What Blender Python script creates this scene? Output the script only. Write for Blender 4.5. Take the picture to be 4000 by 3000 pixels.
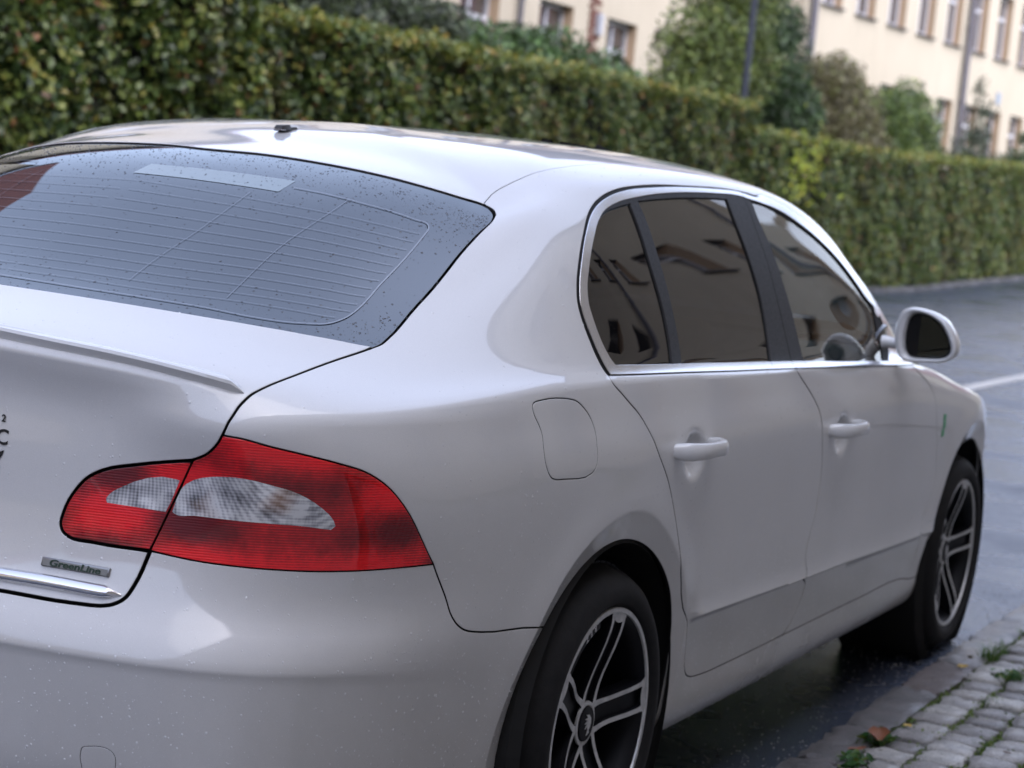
import bpy, bmesh, math, random, json
import numpy as np
from mathutils import Vector, Matrix, Euler
from mathutils.geometry import delaunay_2d_cdt
R=math.radians
for o in list(bpy.data.objects): bpy.data.objects.remove(o)
scn=bpy.context.scene; COL=scn.collection
# ------------------------------------------------------------ camera, sky, sun
cam_d=bpy.data.cameras.new('camera'); cam=bpy.data.objects.new('camera',cam_d); COL.objects.link(cam)
cam.rotation_euler=(1.47061246,-0.0974688727,0.459890005); cam.location=(2.32202740,-3.53106547,1.33935089)
cam_d.sensor_width=36; cam_d.lens=36*7926.58742/4000; cam_d.clip_start=.05; cam_d.clip_end=1200
cam_d.dof.use_dof=True; cam_d.dof.focus_distance=3.35; cam_d.dof.aperture_fstop=5.6; cam_d.dof.aperture_blades=0
scn.camera=cam
world=bpy.data.worlds.new('World'); scn.world=world; world.use_nodes=True
wn=world.node_tree.nodes; wl=world.node_tree.links; wn.clear()
sky=wn.new('ShaderNodeTexSky'); sky.sky_type='NISHITA'; sky.sun_disc=False
SUN_EL,SUN_AZ=R(52),R(105)   # azimuth clockwise from +Y
sky.sun_elevation=SUN_EL; sky.sun_rotation=SUN_AZ; sky.air_density=1.0; sky.dust_density=1.6; sky.ozone_density=1.0; sky.altitude=0
hs=wn.new('ShaderNodeHueSaturation'); hs.inputs['Saturation'].default_value=.56; hs.inputs['Value'].default_value=1.0
tint=wn.new('ShaderNodeMix'); tint.data_type='RGBA'; tint.blend_type='MULTIPLY'; tint.inputs['Factor'].default_value=1; tint.inputs['B'].default_value=(.985,.972,1.06,1)
bg=wn.new('ShaderNodeBackground'); bg.inputs['Strength'].default_value=.15
wo=wn.new('ShaderNodeOutputWorld')
wl.new(sky.outputs[0],hs.inputs['Color']); wl.new(hs.outputs[0],tint.inputs['A']); wl.new(tint.outputs['Result'],bg.inputs['Color']); wl.new(bg.outputs[0],wo.inputs[0])
sun_d=bpy.data.lights.new('sun','SUN'); sun=bpy.data.objects.new('sun',sun_d); COL.objects.link(sun)
sun_d.energy=.5; sun_d.angle=R(80); sun_d.color=(1,.97,.93)
sun.rotation_euler=Vector((math.cos(SUN_EL)*math.sin(SUN_AZ),math.cos(SUN_EL)*math.cos(SUN_AZ),math.sin(SUN_EL))).to_track_quat('Z','Y').to_euler()
vs=scn.view_settings; vs.view_transform='Standard'; vs.look='None'; vs.exposure=1.86; vs.gamma=1; vs.use_curve_mapping=False
scn.render.engine='CYCLES'; scn.cycles.max_bounces=8; scn.cycles.transparent_max_bounces=12; scn.cycles.glossy_bounces=4; scn.cycles.diffuse_bounces=3
scn.cycles.use_denoising=True
rng=np.random.default_rng(7); random.seed(7)
# ------------------------------------------------------------ materials
class N:
    def __init__(s,name):
        m=bpy.data.materials.new(name); m.use_nodes=True; s.m=m; s.n=m.node_tree.nodes; s.l=m.node_tree.links
        s.b=s.n['Principled BSDF']; s.out=s.n['Material Output']
    def node(s,t,**k):
        n=s.n.new(t)
        for a,b in k.items():
            if a in n.inputs.keys() if hasattr(n.inputs,'keys') else False: n.inputs[a].default_value=b
            else: setattr(n,a,b)
        return n
    def noise(s,scale,detail=4,rough=.6,co='Object',vec=None):
        n=s.n.new('ShaderNodeTexNoise'); n.inputs['Scale'].default_value=scale; n.inputs['Detail'].default_value=detail; n.inputs['Roughness'].default_value=rough
        if vec is None:
            t=s.n.new('ShaderNodeTexCoord'); vec=t.outputs[co]
        s.l.new(vec,n.inputs['Vector']); return n.outputs['Fac']
    def ramp(s,fac,stops,interp='LINEAR'):
        r=s.n.new('ShaderNodeValToRGB'); e=r.color_ramp.elements; r.color_ramp.interpolation=interp
        while len(e)<len(stops): e.new(.5)
        for k,(p,c) in enumerate(stops):
            e[k].position=p; e[k].color=tuple(c)+(1,) if len(c)==3 else c
        s.l.new(fac,r.inputs['Fac']); return r.outputs['Color']
    def mix(s,f,a,b,mode='MIX'):
        n=s.n.new('ShaderNodeMix'); n.data_type='RGBA'; n.blend_type=mode
        for i,x in (('Factor',f),('A',a),('B',b)):
            if hasattr(x,'links') or isinstance(x,bpy.types.NodeSocket): s.l.new(x,n.inputs[i])
            elif i=='Factor': n.inputs[i].default_value=x
            else: n.inputs[i].default_value=tuple(x)+(1,) if len(x)==3 else x
        return n.outputs['Result']
    def math(s,op,a,b=0.,c=None):
        n=s.n.new('ShaderNodeMath'); n.operation=op
        for i,x in enumerate((a,b)+((c,) if c is not None else ())):
            if isinstance(x,bpy.types.NodeSocket): s.l.new(x,n.inputs[i])
            else: n.inputs[i].default_value=x
        return n.outputs[0]
    def bump(s,h,strength,dist=.01,normal=None):
        n=s.n.new('ShaderNodeBump'); n.inputs['Strength'].default_value=strength; n.inputs['Distance'].default_value=dist
        s.l.new(h,n.inputs['Height'])
        if normal is not None: s.l.new(normal,n.inputs['Normal'])
        return n.outputs['Normal']
    def set(s,**k):
        for a,v in k.items():
            i=s.b.inputs[a.replace('_',' ')]
            if isinstance(v,bpy.types.NodeSocket): s.l.new(v,i)
            elif isinstance(v,(tuple,list)): i.default_value=tuple(v)+(1,) if len(v)==3 else v
            else: i.default_value=v
        return s
def simple(name,col,rough=.5,metal=0.,**k):
    n=N(name); n.set(Base_Color=col,Roughness=rough,Metallic=metal)
    for a,v in k.items(): n.b.inputs[a.replace('_',' ')].default_value=v
    return n.m
# ------------------------------------------------------------ objects
def link(o,parent=None):
    COL.objects.link(o)
    if parent is not None: o.parent=parent
    return o
def empty(name,loc=(0,0,0),rz=0,parent=None):
    o=bpy.data.objects.new(name,None); o.location=loc; o.rotation_euler=(0,0,rz); o.empty_display_size=.2; return link(o,parent)
def tag(o,label=None,cat=None,group=None,kind=None):
    if label: o['label']=label
    if cat: o['category']=cat
    if group: o['group']=group
    if kind: o['kind']=kind
    return o
def mesh(name,V,F,mat=None,parent=None,smooth=False,normals=None,mi=None,loc=None):
    me=bpy.data.meshes.new(name); me.from_pydata([tuple(map(float,v)) for v in V],[],[tuple(map(int,f)) for f in F]); me.update()
    if mat is not None:
        for m in (mat if isinstance(mat,(list,tuple)) else [mat]): me.materials.append(m)
    if mi is not None: me.polygons.foreach_set('material_index',np.asarray(mi,dtype=np.int32))
    if smooth or normals is not None: me.polygons.foreach_set('use_smooth',np.ones(len(me.polygons),dtype=bool))
    if normals is not None: me.normals_split_custom_set_from_vertices([tuple(map(float,n)) for n in normals])
    o=bpy.data.objects.new(name,me)
    if loc is not None: o.location=loc
    return link(o,parent)
def fastmesh(name,V,quads,mat,parent=None,mi=None):
    V=np.asarray(V,dtype=np.float32); quads=np.asarray(quads,dtype=np.int32); k=quads.shape[1]
    me=bpy.data.meshes.new(name); me.vertices.add(len(V)); me.vertices.foreach_set('co',V.ravel())
    me.loops.add(quads.size); me.loops.foreach_set('vertex_index',quads.ravel())
    me.polygons.add(len(quads)); me.polygons.foreach_set('loop_start',np.arange(len(quads),dtype=np.int32)*k); me.polygons.foreach_set('loop_total',np.full(len(quads),k,dtype=np.int32))
    for m in (mat if isinstance(mat,(list,tuple)) else [mat]): me.materials.append(m)
    if mi is not None: me.polygons.foreach_set('material_index',np.asarray(mi,dtype=np.int32))
    me.update(calc_edges=True); me.validate()
    return link(bpy.data.objects.new(name,me),parent)
class MB:
    def __init__(s): s.v=[];s.f=[];s.m=[]
    def add(s,V,F,m=0):
        k=len(s.v); s.v+= [tuple(a) for a in V]; s.f+=[tuple(k+i for i in f) for f in F]; s.m+=[m]*len(F); return s
    def box(s,c,d,rz=0,m=0,bev=0):
        x,y,z=[a/2 for a in d]; ca,sa=math.cos(rz),math.sin(rz)
        V=[(c[0]+a*x*ca-b*y*sa,c[1]+a*x*sa+b*y*ca,c[2]+e*z) for e in(-1,1) for a,b in((-1,-1),(1,-1),(1,1),(-1,1))]
        return s.add(V,[(3,2,1,0),(4,5,6,7),(0,1,5,4),(1,2,6,5),(2,3,7,6),(3,0,4,7)],m)
    def tube(s,P,rad,seg=8,m=0,cap=True):
        P=[Vector(p) for p in P]; n=len(P); rad=rad if hasattr(rad,'__len__') else [rad]*n
        V=[];F=[]; t0=(P[1]-P[0]).normalized(); a=t0.orthogonal().normalized()
        for i in range(n):
            t=(P[min(i+1,n-1)]-P[max(i-1,0)]).normalized(); a=(a-t*a.dot(t)).normalized(); b=t.cross(a)
            for k in range(seg):
                w=2*math.pi*k/seg; V.append(P[i]+(a*math.cos(w)+b*math.sin(w))*rad[i])
        for i in range(n-1):
            for k in range(seg):
                j=(k+1)%seg; F.append((i*seg+k,i*seg+j,(i+1)*seg+j,(i+1)*seg+k))
        if cap: F.append(tuple(range(seg-1,-1,-1))); F.append(tuple((n-1)*seg+k for k in range(seg)))
        return s.add(V,F,m)
    def prism(s,poly,a,b,ax='x',m=0):
        n=len(poly)
        def P(p,t): return {'x':(t,p[0],p[1]),'y':(p[0],t,p[1]),'z':(p[0],p[1],t)}[ax]
        V=[P(p,a) for p in poly]+[P(p,b) for p in poly]
        F=[tuple(range(n-1,-1,-1)),tuple(range(n,2*n))]+[(i,(i+1)%n,n+(i+1)%n,n+i) for i in range(n)]
        return s.add(V,F,m)
    def build(s,name,mat,parent=None,smooth=False,loc=None,bevel=0,seg=2,angle=30):
        o=mesh(name,s.v,s.f,mat,parent,mi=s.m,loc=loc)
        bm=bmesh.new(); bm.from_mesh(o.data)
        bmesh.ops.recalc_face_normals(bm,faces=bm.faces)
        if bevel:
            es=[e for e in bm.edges if len(e.link_faces)==2 and e.calc_face_angle(0)>R(angle)]
            bmesh.ops.bevel(bm,geom=es,offset=bevel,segments=seg,profile=.5,affect='EDGES')
        if smooth:
            for f in bm.faces: f.smooth=True
            for e in bm.edges:
                if len(e.link_faces)==2 and e.calc_face_angle(0)>R(40): e.smooth=False
        bm.to_mesh(o.data); bm.free(); return o
NC,NR=28,22
# plan curve of the lower body, column by column: front centre -> side -> rear centre
BASE=[(0,3.68),(.30,3.66),(.55,3.58),(.74,3.44),(.82,3.24),(.875,3.0),(.896,2.76),(.897,2.45),(.898,2.15),(.899,1.85),
 (.898,1.55),(.899,1.2),(.899,.9),(.898,.6),(.897,.35),(.895,.1),(.890,-.1),(.882,-.28),(.870,-.44),(.850,-.60),(.818,-.75),
 (.765,-.89),(.690,-1.0),(.580,-1.065),(.450,-1.10),(.30,-1.125),(.15,-1.135),(0,-1.14)]
# (inset, height) of each lower ring at the front, along the side, at the rear
LOW=[((.14,.20),(.16,.20),(.12,.20)),((.10,.21),(.10,.185),(.07,.22)),((.06,.27),(.05,.235),(.04,.28)),
 ((.03,.34),(.037,.30),(.010,.35)),((.01,.42),(.027,.37),(.003,.45)),((0,.47),(.017,.44),(-.001,.540)),
 ((0,.50),(.013,.47),(-.003,.561)),((.005,.53),(.010,.50),(-.003,.575)),((.02,.58),(.005,.56),(.018,.612)),
 ((.03,.64),(.004,.66),(.055,.66)),((.04,.70),(.001,.78),(.078,.76)),((.06,.74),(.004,.86),(.082,.86)),((.08,.765),(.018,.92),(.088,.93))]
def pc(s):  # "c:x,y,z ..." keys
    return [(float(a.split(':')[0]),)+tuple(float(q) for q in a.split(':')[1].split(',')) for a in s.split()]
UP=[pc("0:0,3.64,.735 1:.28,3.61,.735 2:.52,3.53,.74 3:.69,3.41,.76 4:.765,3.22,.765 5:.80,3.0,.795 6:.83,2.75,.838 7:.85,2.45,.89 8:.858,2.15,.932 9:.865,1.85,.953 10:.868,1.55,.960 11:.869,1.2,.967 12:.869,.9,.972 13:.868,.6,.978 14:.866,.35,.984 15:.862,.1,.988 16:.857,-.1,.988 17:.848,-.28,.986 18:.836,-.44,.982 19:.818,-.58,.975 20:.79,-.72,.967 21:.745,-.85,.962 22:.68,-.945,.964 23:.58,-1.0,.974 24:.45,-1.03,.982 25:.3,-1.05,.988 26:.15,-1.058,.991 27:0,-1.062,.993"),
 pc("0:0,3.44,.78 1:.25,3.42,.78 2:.46,3.36,.785 3:.60,3.25,.78 4:.67,3.07,.80 5:.715,2.85,.835 6:.745,2.6,.878 7:.785,2.32,.93 8:.825,2.05,.953 9:.838,1.80,.975 10:.843,1.52,.983 11:.846,1.2,.990 12:.846,.9,.995 13:.845,.6,1.001 14:.844,.35,1.007 15:.841,.1,1.011 16:.835,-.08,1.013 17:.822,-.25,1.015 18:.80,-.39,1.011 19:.775,-.52,1.004 20:.74,-.65,.998 21:.70,-.79,.995 22:.64,-.915,.997 23:.55,-.985,1.003 24:.43,-1.02,1.012 25:.29,-1.042,1.018 26:.15,-1.052,1.022 27:0,-1.055,1.024"),
 pc("0:0,2.63,.94 1:.16,2.62,.94 2:.31,2.6,.94 3:.43,2.56,.945 4:.54,2.5,.95 5:.63,2.42,.955 6:.70,2.3,.965 7:.76,2.12,.985 8:.787,1.99,1.061 9:.775,1.76,1.125 10:.764,1.48,1.15 11:.758,1.2,1.170 12:.757,.9,1.174 13:.757,.6,1.175 14:.758,.35,1.173 15:.762,.12,1.168 16:.757,-.03,1.16 17:.748,-.16,1.145 18:.73,-.28,1.12 19:.71,-.41,1.087 20:.685,-.54,1.057 21:.645,-.67,1.038 22:.585,-.79,1.036 23:.50,-.86,1.041 24:.40,-.90,1.046 25:.27,-.925,1.051 26:.14,-.932,1.054 27:0,-.935,1.055"),
 pc("0:0,2.315,1.03 1:.15,2.31,1.03 2:.28,2.295,1.03 3:.4,2.27,1.03 4:.50,2.23,1.03 5:.59,2.18,1.03 6:.66,2.1,1.035 7:.719,2.00,1.072 8:.725,1.885,1.157 9:.710,1.69,1.233 10:.692,1.455,1.285 11:.684,1.2,1.303 12:.683,.9,1.307 13:.685,.62,1.302 14:.689,.4,1.292 15:.692,.2,1.278 16:.692,.06,1.265 17:.690,-.04,1.247 18:.685,-.13,1.22 19:.675,-.23,1.185 20:.66,-.34,1.15 21:.63,-.47,1.118 22:.57,-.59,1.105 23:.49,-.645,1.11 24:.38,-.68,1.118 25:.26,-.70,1.123 26:.13,-.707,1.126 27:0,-.71,1.128"),
 pc("0:0,2.03,1.17 1:.13,2.025,1.169 2:.25,2.015,1.168 3:.36,2.0,1.165 4:.46,1.975,1.16 5:.55,1.94,1.155 6:.615,1.89,1.155 7:.670,1.93,1.183 8:.676,1.79,1.252 9:.662,1.62,1.313 10:.656,1.41,1.346 11:.646,1.17,1.360 12:.645,.9,1.366 13:.648,.62,1.361 14:.652,.42,1.349 15:.656,.26,1.335 16:.65,.13,1.318 17:.648,.03,1.30 18:.645,-.05,1.283 19:.635,-.13,1.262 20:.615,-.21,1.24 21:.583,-.285,1.228 22:.53,-.345,1.236 23:.455,-.38,1.25 24:.36,-.40,1.262 25:.24,-.41,1.27 26:.12,-.414,1.275 27:0,-.415,1.277"),
 pc("0:0,1.685,1.327 1:.1,1.683,1.326 2:.2,1.675,1.323 3:.3,1.665,1.32 4:.38,1.65,1.315 5:.45,1.63,1.31 6:.515,1.60,1.305 7:.56,1.56,1.308 8:.59,1.60,1.335 9:.588,1.47,1.366 10:.600,1.33,1.382 11:.598,1.14,1.391 12:.598,.9,1.397 13:.600,.63,1.391 14:.605,.44,1.381 15:.610,.28,1.367 16:.602,.16,1.353 17:.602,.07,1.326 18:.598,0,1.308 19:.588,-.06,1.291 20:.57,-.10,1.284 21:.54,-.125,1.296 22:.49,-.14,1.308 23:.42,-.15,1.322 24:.33,-.157,1.334 25:.22,-.162,1.342 26:.11,-.165,1.346 27:0,-.166,1.347"),
 pc("0:0,1.42,1.395 3:.22,1.41,1.39 5:.34,1.39,1.387 7:.42,1.35,1.387 9:.45,1.27,1.402 11:.45,1.12,1.421 12:.45,.89,1.425 13:.45,.65,1.424 15:.465,.32,1.402 17:.475,.14,1.375 19:.455,.04,1.357 21:.405,0,1.352 23:.31,-.01,1.360 25:.165,-.015,1.371 27:0,-.017,1.375"),
 pc("0:0,1.215,1.426 3:.11,1.21,1.425 5:.175,1.2,1.424 7:.215,1.18,1.424 9:.23,1.14,1.428 11:.23,1.08,1.434 12:.23,.88,1.437 13:.23,.68,1.433 15:.24,.40,1.422 17:.245,.25,1.411 19:.235,.17,1.402 21:.21,.14,1.400 23:.16,.13,1.401 25:.085,.125,1.403 27:0,.125,1.404"),
 pc("0:0,1.1,1.438 3:0,1.098,1.438 5:0,1.095,1.438 7:0,1.085,1.439 9:0,1.065,1.441 11:0,1.03,1.443 12:0,.87,1.444 13:0,.72,1.441 15:0,.48,1.433 17:0,.37,1.430 19:0,.32,1.425 21:0,.295,1.423 23:0,.28,1.4215 25:0,.27,1.4205 27:0,.265,1.420")]
def natural(xk,yk,x):
    xk=np.asarray(xk,float);yk=np.asarray(yk,float);n=len(xk);h=np.diff(xk)
    A=np.eye(n);b=np.zeros((n,yk.shape[1]))
    for i in range(1,n-1):
        A[i,i-1]=h[i-1];A[i,i]=2*(h[i-1]+h[i]);A[i,i+1]=h[i];b[i]=6*((yk[i+1]-yk[i])/h[i]-(yk[i]-yk[i-1])/h[i-1])
    m=np.linalg.solve(A,b);j=np.clip(np.searchsorted(xk,x,side='right')-1,0,n-2);t=(x-xk[j]);H=h[j]
    a=(xk[j+1]-x)/H;c=t/H
    return a[:,None]*yk[j]+c[:,None]*yk[j+1]+(((a**3-a)*H*H/6)[:,None]*m[j]+((c**3-c)*H*H/6)[:,None]*m[j+1])
def sm(a,b,x):
    t=np.clip((x-a)/(b-a),0,1);return t*t*(3-2*t)
def control():
    B=np.array(BASE,float);T=np.gradient(B,axis=0);T/=np.linalg.norm(T,axis=1)[:,None]
    T[0]=(1,0);T[-1]=(-1,0);N=np.stack([-T[:,1],T[:,0]],1)  # outward
    c=np.arange(NC);wr=sm(14.5,23,c);wr2=sm(18.5,22.5,c);wf=1-sm(2,6,c)
    G=np.zeros((NC,NR,3))
    for r,(f,s,b) in enumerate(LOW):
        wq=wr2 if r<9 else sm(*{9:(18.5,22.5),10:(19.5,23),11:(20.5,23.7),12:(21.5,24.5)}[r],c)
        d=s[0]*(1-wq)*(1-wf)+b[0]*wq+f[0]*wf; z=s[1]*(1-wr)*(1-wf)+b[1]*wr+f[1]*wf
        # the lower crease and sill drop a little towards the front
        z=z+np.where((c>5)&(c<16),-(B[:,1]-.9)*.010*(r in(4,5,6,7)),0)
        z=z-.11*(1-sm(5,9.5,c))*np.clip((z-.5)/.42,0,1.2)*sm(2,5,c)
        G[:,r,:2]=B-N*d[:,None];G[:,r,2]=z
    for k,keys in enumerate(UP):
        K=np.array(keys);G[:,13+k]=natural(K[:,0],K[:,1:],c.astype(float))
    return G
def ext(G):
    m=np.array([-1,1,1.])
    L=np.concatenate([G[1:2]*m,G,G[-2:-1]*m],0)
    lo=2*L[:,:1]-L[:,1:2];hi=L[:,-2:-1]*m
    return np.concatenate([lo,L,hi],1)
def smooth1(E):
    S=E.copy();S[1:-1]=(E[:-2]+4*E[1:-1]+E[2:])/6
    S2=S.copy();S2[:,1:-1]=(S[:,:-2]+4*S[:,1:-1]+S[:,2:])/6
    return S2[1:-1,1:-1]
G0=control();G=G0.copy()
for _ in range(3):
    G=G+.75*(G0-smooth1(ext(G)))
CT=ext(G)
def bs(t):
    return np.stack([(1-t)**3,3*t**3-6*t*t+4,-3*t**3+3*t*t+3*t+1,t**3],-1)/6
def S0(u,v):
    u=np.clip(u,0,NC-1-1e-9);v=np.clip(v,0,NR-1-1e-9)
    i=np.floor(u).astype(int);j=np.floor(v).astype(int);a=bs(u-i);b=bs(v-j)
    P=np.zeros(u.shape+(3,))
    for p in range(4):
        for q in range(4):
            P+=(a[...,p]*b[...,q])[...,None]*CT[i+p,j+q]
    return P
WR,WZ=.360,.322
WHEELY=(0.,2.761)
def flare(P):
    P=P.copy()
    for yw in WHEELY:
        r=np.hypot(P[...,1]-yw,P[...,2]-WZ)
        on=(P[...,0]>.5)&(r<.62)
        R1=np.where(P[...,1]<yw,.418,.418-.020*sm(0,.3,P[...,1]-yw))
        out=.006*np.exp(-((r-R1)/.055)**2)
        inn=.006-(R1-r)*.40
        e=np.where(r>R1,out,np.maximum(inn,-.05))
        e=e*sm(.10,.55,P[...,2])
        P[...,0]+=np.where(on,e,0)
    return P
def zcrease(y): return .484-.0205*y
def crease(P):
    P=P.copy(); y=P[...,1]; d=P[...,2]-zcrease(y)
    a=np.where(d>=0,np.exp(-d/.046),np.clip(1+d/.009,0,1))*.0175
    P[...,0]+=np.where(P[...,0]>.5,a*sm(.375,.44,y)*(1-sm(2.30,2.42,y)),0)
    return P
def recess(P):
    # sloping recess of the bumper either side of the plate, deepest at its top
    P=P.copy(); z=P[...,2]; xb=np.interp(z,[.40,.43,.46,.49,.52],[.395,.385,.365,.335,.30]); f=sm(0,.010,xb-P[...,0])
    P[...,1]+=np.where(P[...,1]<-1.0,f*.30*np.clip(z-.405,0,.13)*(1-sm(.515,.535,z)),0)
    return P
def S(u,v):
    return crease(flare(S0(np.asarray(u,float),np.asarray(v,float))))
def SN(u,v,e=2e-3):
    u=np.asarray(u,float);v=np.asarray(v,float)
    ua=np.maximum(u-e,0);ub=np.minimum(u+e,NC-1-1e-6);va=np.maximum(v-e,0);vb=np.minimum(v+e,NR-1-1e-6)
    du=(S(ub,v)-S(ua,v))/(ub-ua)[...,None];dv=(S(u,vb)-S(u,va))/(vb-va)[...,None]
    n=np.cross(dv,du);n/=np.linalg.norm(n,axis=-1)[...,None]+1e-12
    return n,du,dv
# ------------------------------------------------------------ car materials
def paint():
    n=N('white_paint')
    c=n.noise(1400,1,.5); d=n.noise(3.5,5,.6)
    flake=n.ramp(c,[(.3,(.60,.60,.60)),(.7,(.70,.70,.695))])
    # road grime: low on the body and in vague patches
    t=n.n.new('ShaderNodeTexCoord'); sp=n.n.new('ShaderNodeSeparateXYZ'); n.l.new(t.outputs['Object'],sp.inputs[0])
    low=n.n.new('ShaderNodeMapRange'); n.l.new(sp.outputs['Z'],low.inputs[0]); low.inputs[1].default_value=.80; low.inputs[2].default_value=.25; low.inputs[3].default_value=.04; low.inputs[4].default_value=.8
    dirt=n.math('MULTIPLY',low.outputs[0],n.math('MULTIPLY_ADD',d,.9,.1))
    n.set(Base_Color=n.mix(dirt,flake,(.30,.28,.25)),Roughness=n.math('MULTIPLY_ADD',dirt,.25,.42),IOR=1.5,Coat_Weight=1.0,Coat_IOR=1.56)
    n.set(Coat_Roughness=n.math('MULTIPLY_ADD',n.noise(22,4,.7),.02,n.math('MULTIPLY',dirt,.55)))
    # fine orange peel and rain mist
    drop=n.n.new('ShaderNodeTexVoronoi'); drop.inputs['Scale'].default_value=150; n.l.new(t.outputs['Object'],drop.inputs['Vector'])
    mask=n.ramp(n.noise(1.7,3,.6),[(.42,(0,0,0)),(.62,(1,1,1))])
    bead=n.ramp(drop.outputs['Distance'],[(.0,(1,1,1)),(.32,(0,0,0))])
    rare=n.ramp(drop.outputs['Color'],[(.86,(0,0,0)),(.90,(1,1,1))])
    h=n.math('MULTIPLY',n.math('MULTIPLY',bead,rare),mask)
    n.set(Coat_Normal=n.bump(h,.9,.004,n.bump(n.noise(300,2),.012,.002)))
    return n.m
M={}
M['paint']=paint()
M['chrome']=simple('chrome',(.78,.78,.80),.12,1.0)
def trimm():
    n=N('wet_bright_trim'); b=n.noise(420,2,.6)
    n.set(Base_Color=(.74,.74,.76),Metallic=1.0,Roughness=n.math('MULTIPLY_ADD',n.noise(60,4,.7),.25,.06),Normal=n.bump(b,.06,.002)); return n.m
M['trim']=trimm()
M['black']=simple('gloss_black',(.012,.012,.013),.12,0,Coat_Weight=.3)
def pil():
    n=N('pillar_film'); n.set(Base_Color=n.ramp(n.noise(90,5,.8),[(.3,(.007,.007,.008)),(.75,(.028,.025,.024))]),Roughness=n.math('MULTIPLY_ADD',n.noise(200,3),.3,.35),Specular_IOR_Level=.14); return n.m
M['pillar']=pil()
M['rubber_gap_shade']=simple('rubber_seal_gap_shade',(.010,.0095,.010),.6,0,Specular_IOR_Level=.18)  # window seals, and the painted shade deep in the panel gaps
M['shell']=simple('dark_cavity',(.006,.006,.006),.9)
def wet(n,scale,strength):
    t=n.n.new('ShaderNodeTexCoord'); v=n.n.new('ShaderNodeTexVoronoi'); v.inputs['Scale'].default_value=scale; n.l.new(t.outputs['Object'],v.inputs['Vector'])
    bead=n.ramp(v.outputs['Distance'],[(.0,(1,1,1)),(.28,(0,0,0))]); rare=n.ramp(v.outputs['Color'],[(.72,(0,0,0)),(.80,(1,1,1))])
    return n.math('MULTIPLY',bead,rare)
def glass(name,tint,trans,ior=1.6,rain=0.,gc=(.88,.95,1,1)):
    n=N(name); n.n.remove(n.b)
    g=n.n.new('ShaderNodeBsdfGlossy'); g.inputs['Roughness'].default_value=.004; g.inputs['Color'].default_value=gc
    tr=n.n.new('ShaderNodeBsdfTransparent'); tr.inputs['Color'].default_value=tuple(tint)+(1,)
    df=n.n.new('ShaderNodeBsdfDiffuse'); df.inputs['Color'].default_value=(.012,.014,.018,1)
    f=n.n.new('ShaderNodeFresnel'); f.inputs['IOR'].default_value=ior
    body=n.n.new('ShaderNodeMixShader'); body.inputs[0].default_value=trans; n.l.new(df.outputs[0],body.inputs[1]); n.l.new(tr.outputs[0],body.inputs[2])
    mx=n.n.new('ShaderNodeMixShader'); n.l.new(f.outputs[0],mx.inputs[0]); n.l.new(body.outputs[0],mx.inputs[1]); n.l.new(g.outputs[0],mx.inputs[2])
    if rain:
        nb=n.bump(wet(n,210,1),rain,.0015); n.l.new(nb,g.inputs['Normal']); n.l.new(nb,f.inputs['Normal'])
    n.l.new(mx.outputs[0],n.out.inputs[0]); return n.m
M['rear_glass']=glass('tinted_rear_glass',(.16,.18,.19),.8,2.5)
M['dark_glass']=glass('dark_privacy_glass',(.04,.04,.04),.8,1.42,.05,(1,.95,.88,1))
M['clear_glass']=glass('clear_side_glass',(.62,.68,.62),1.0,1.8,.05,(1,.96,.88,1))
M['front_glass']=glass('windscreen_glass',(.75,.80,.78),1.0,1.55)
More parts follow.
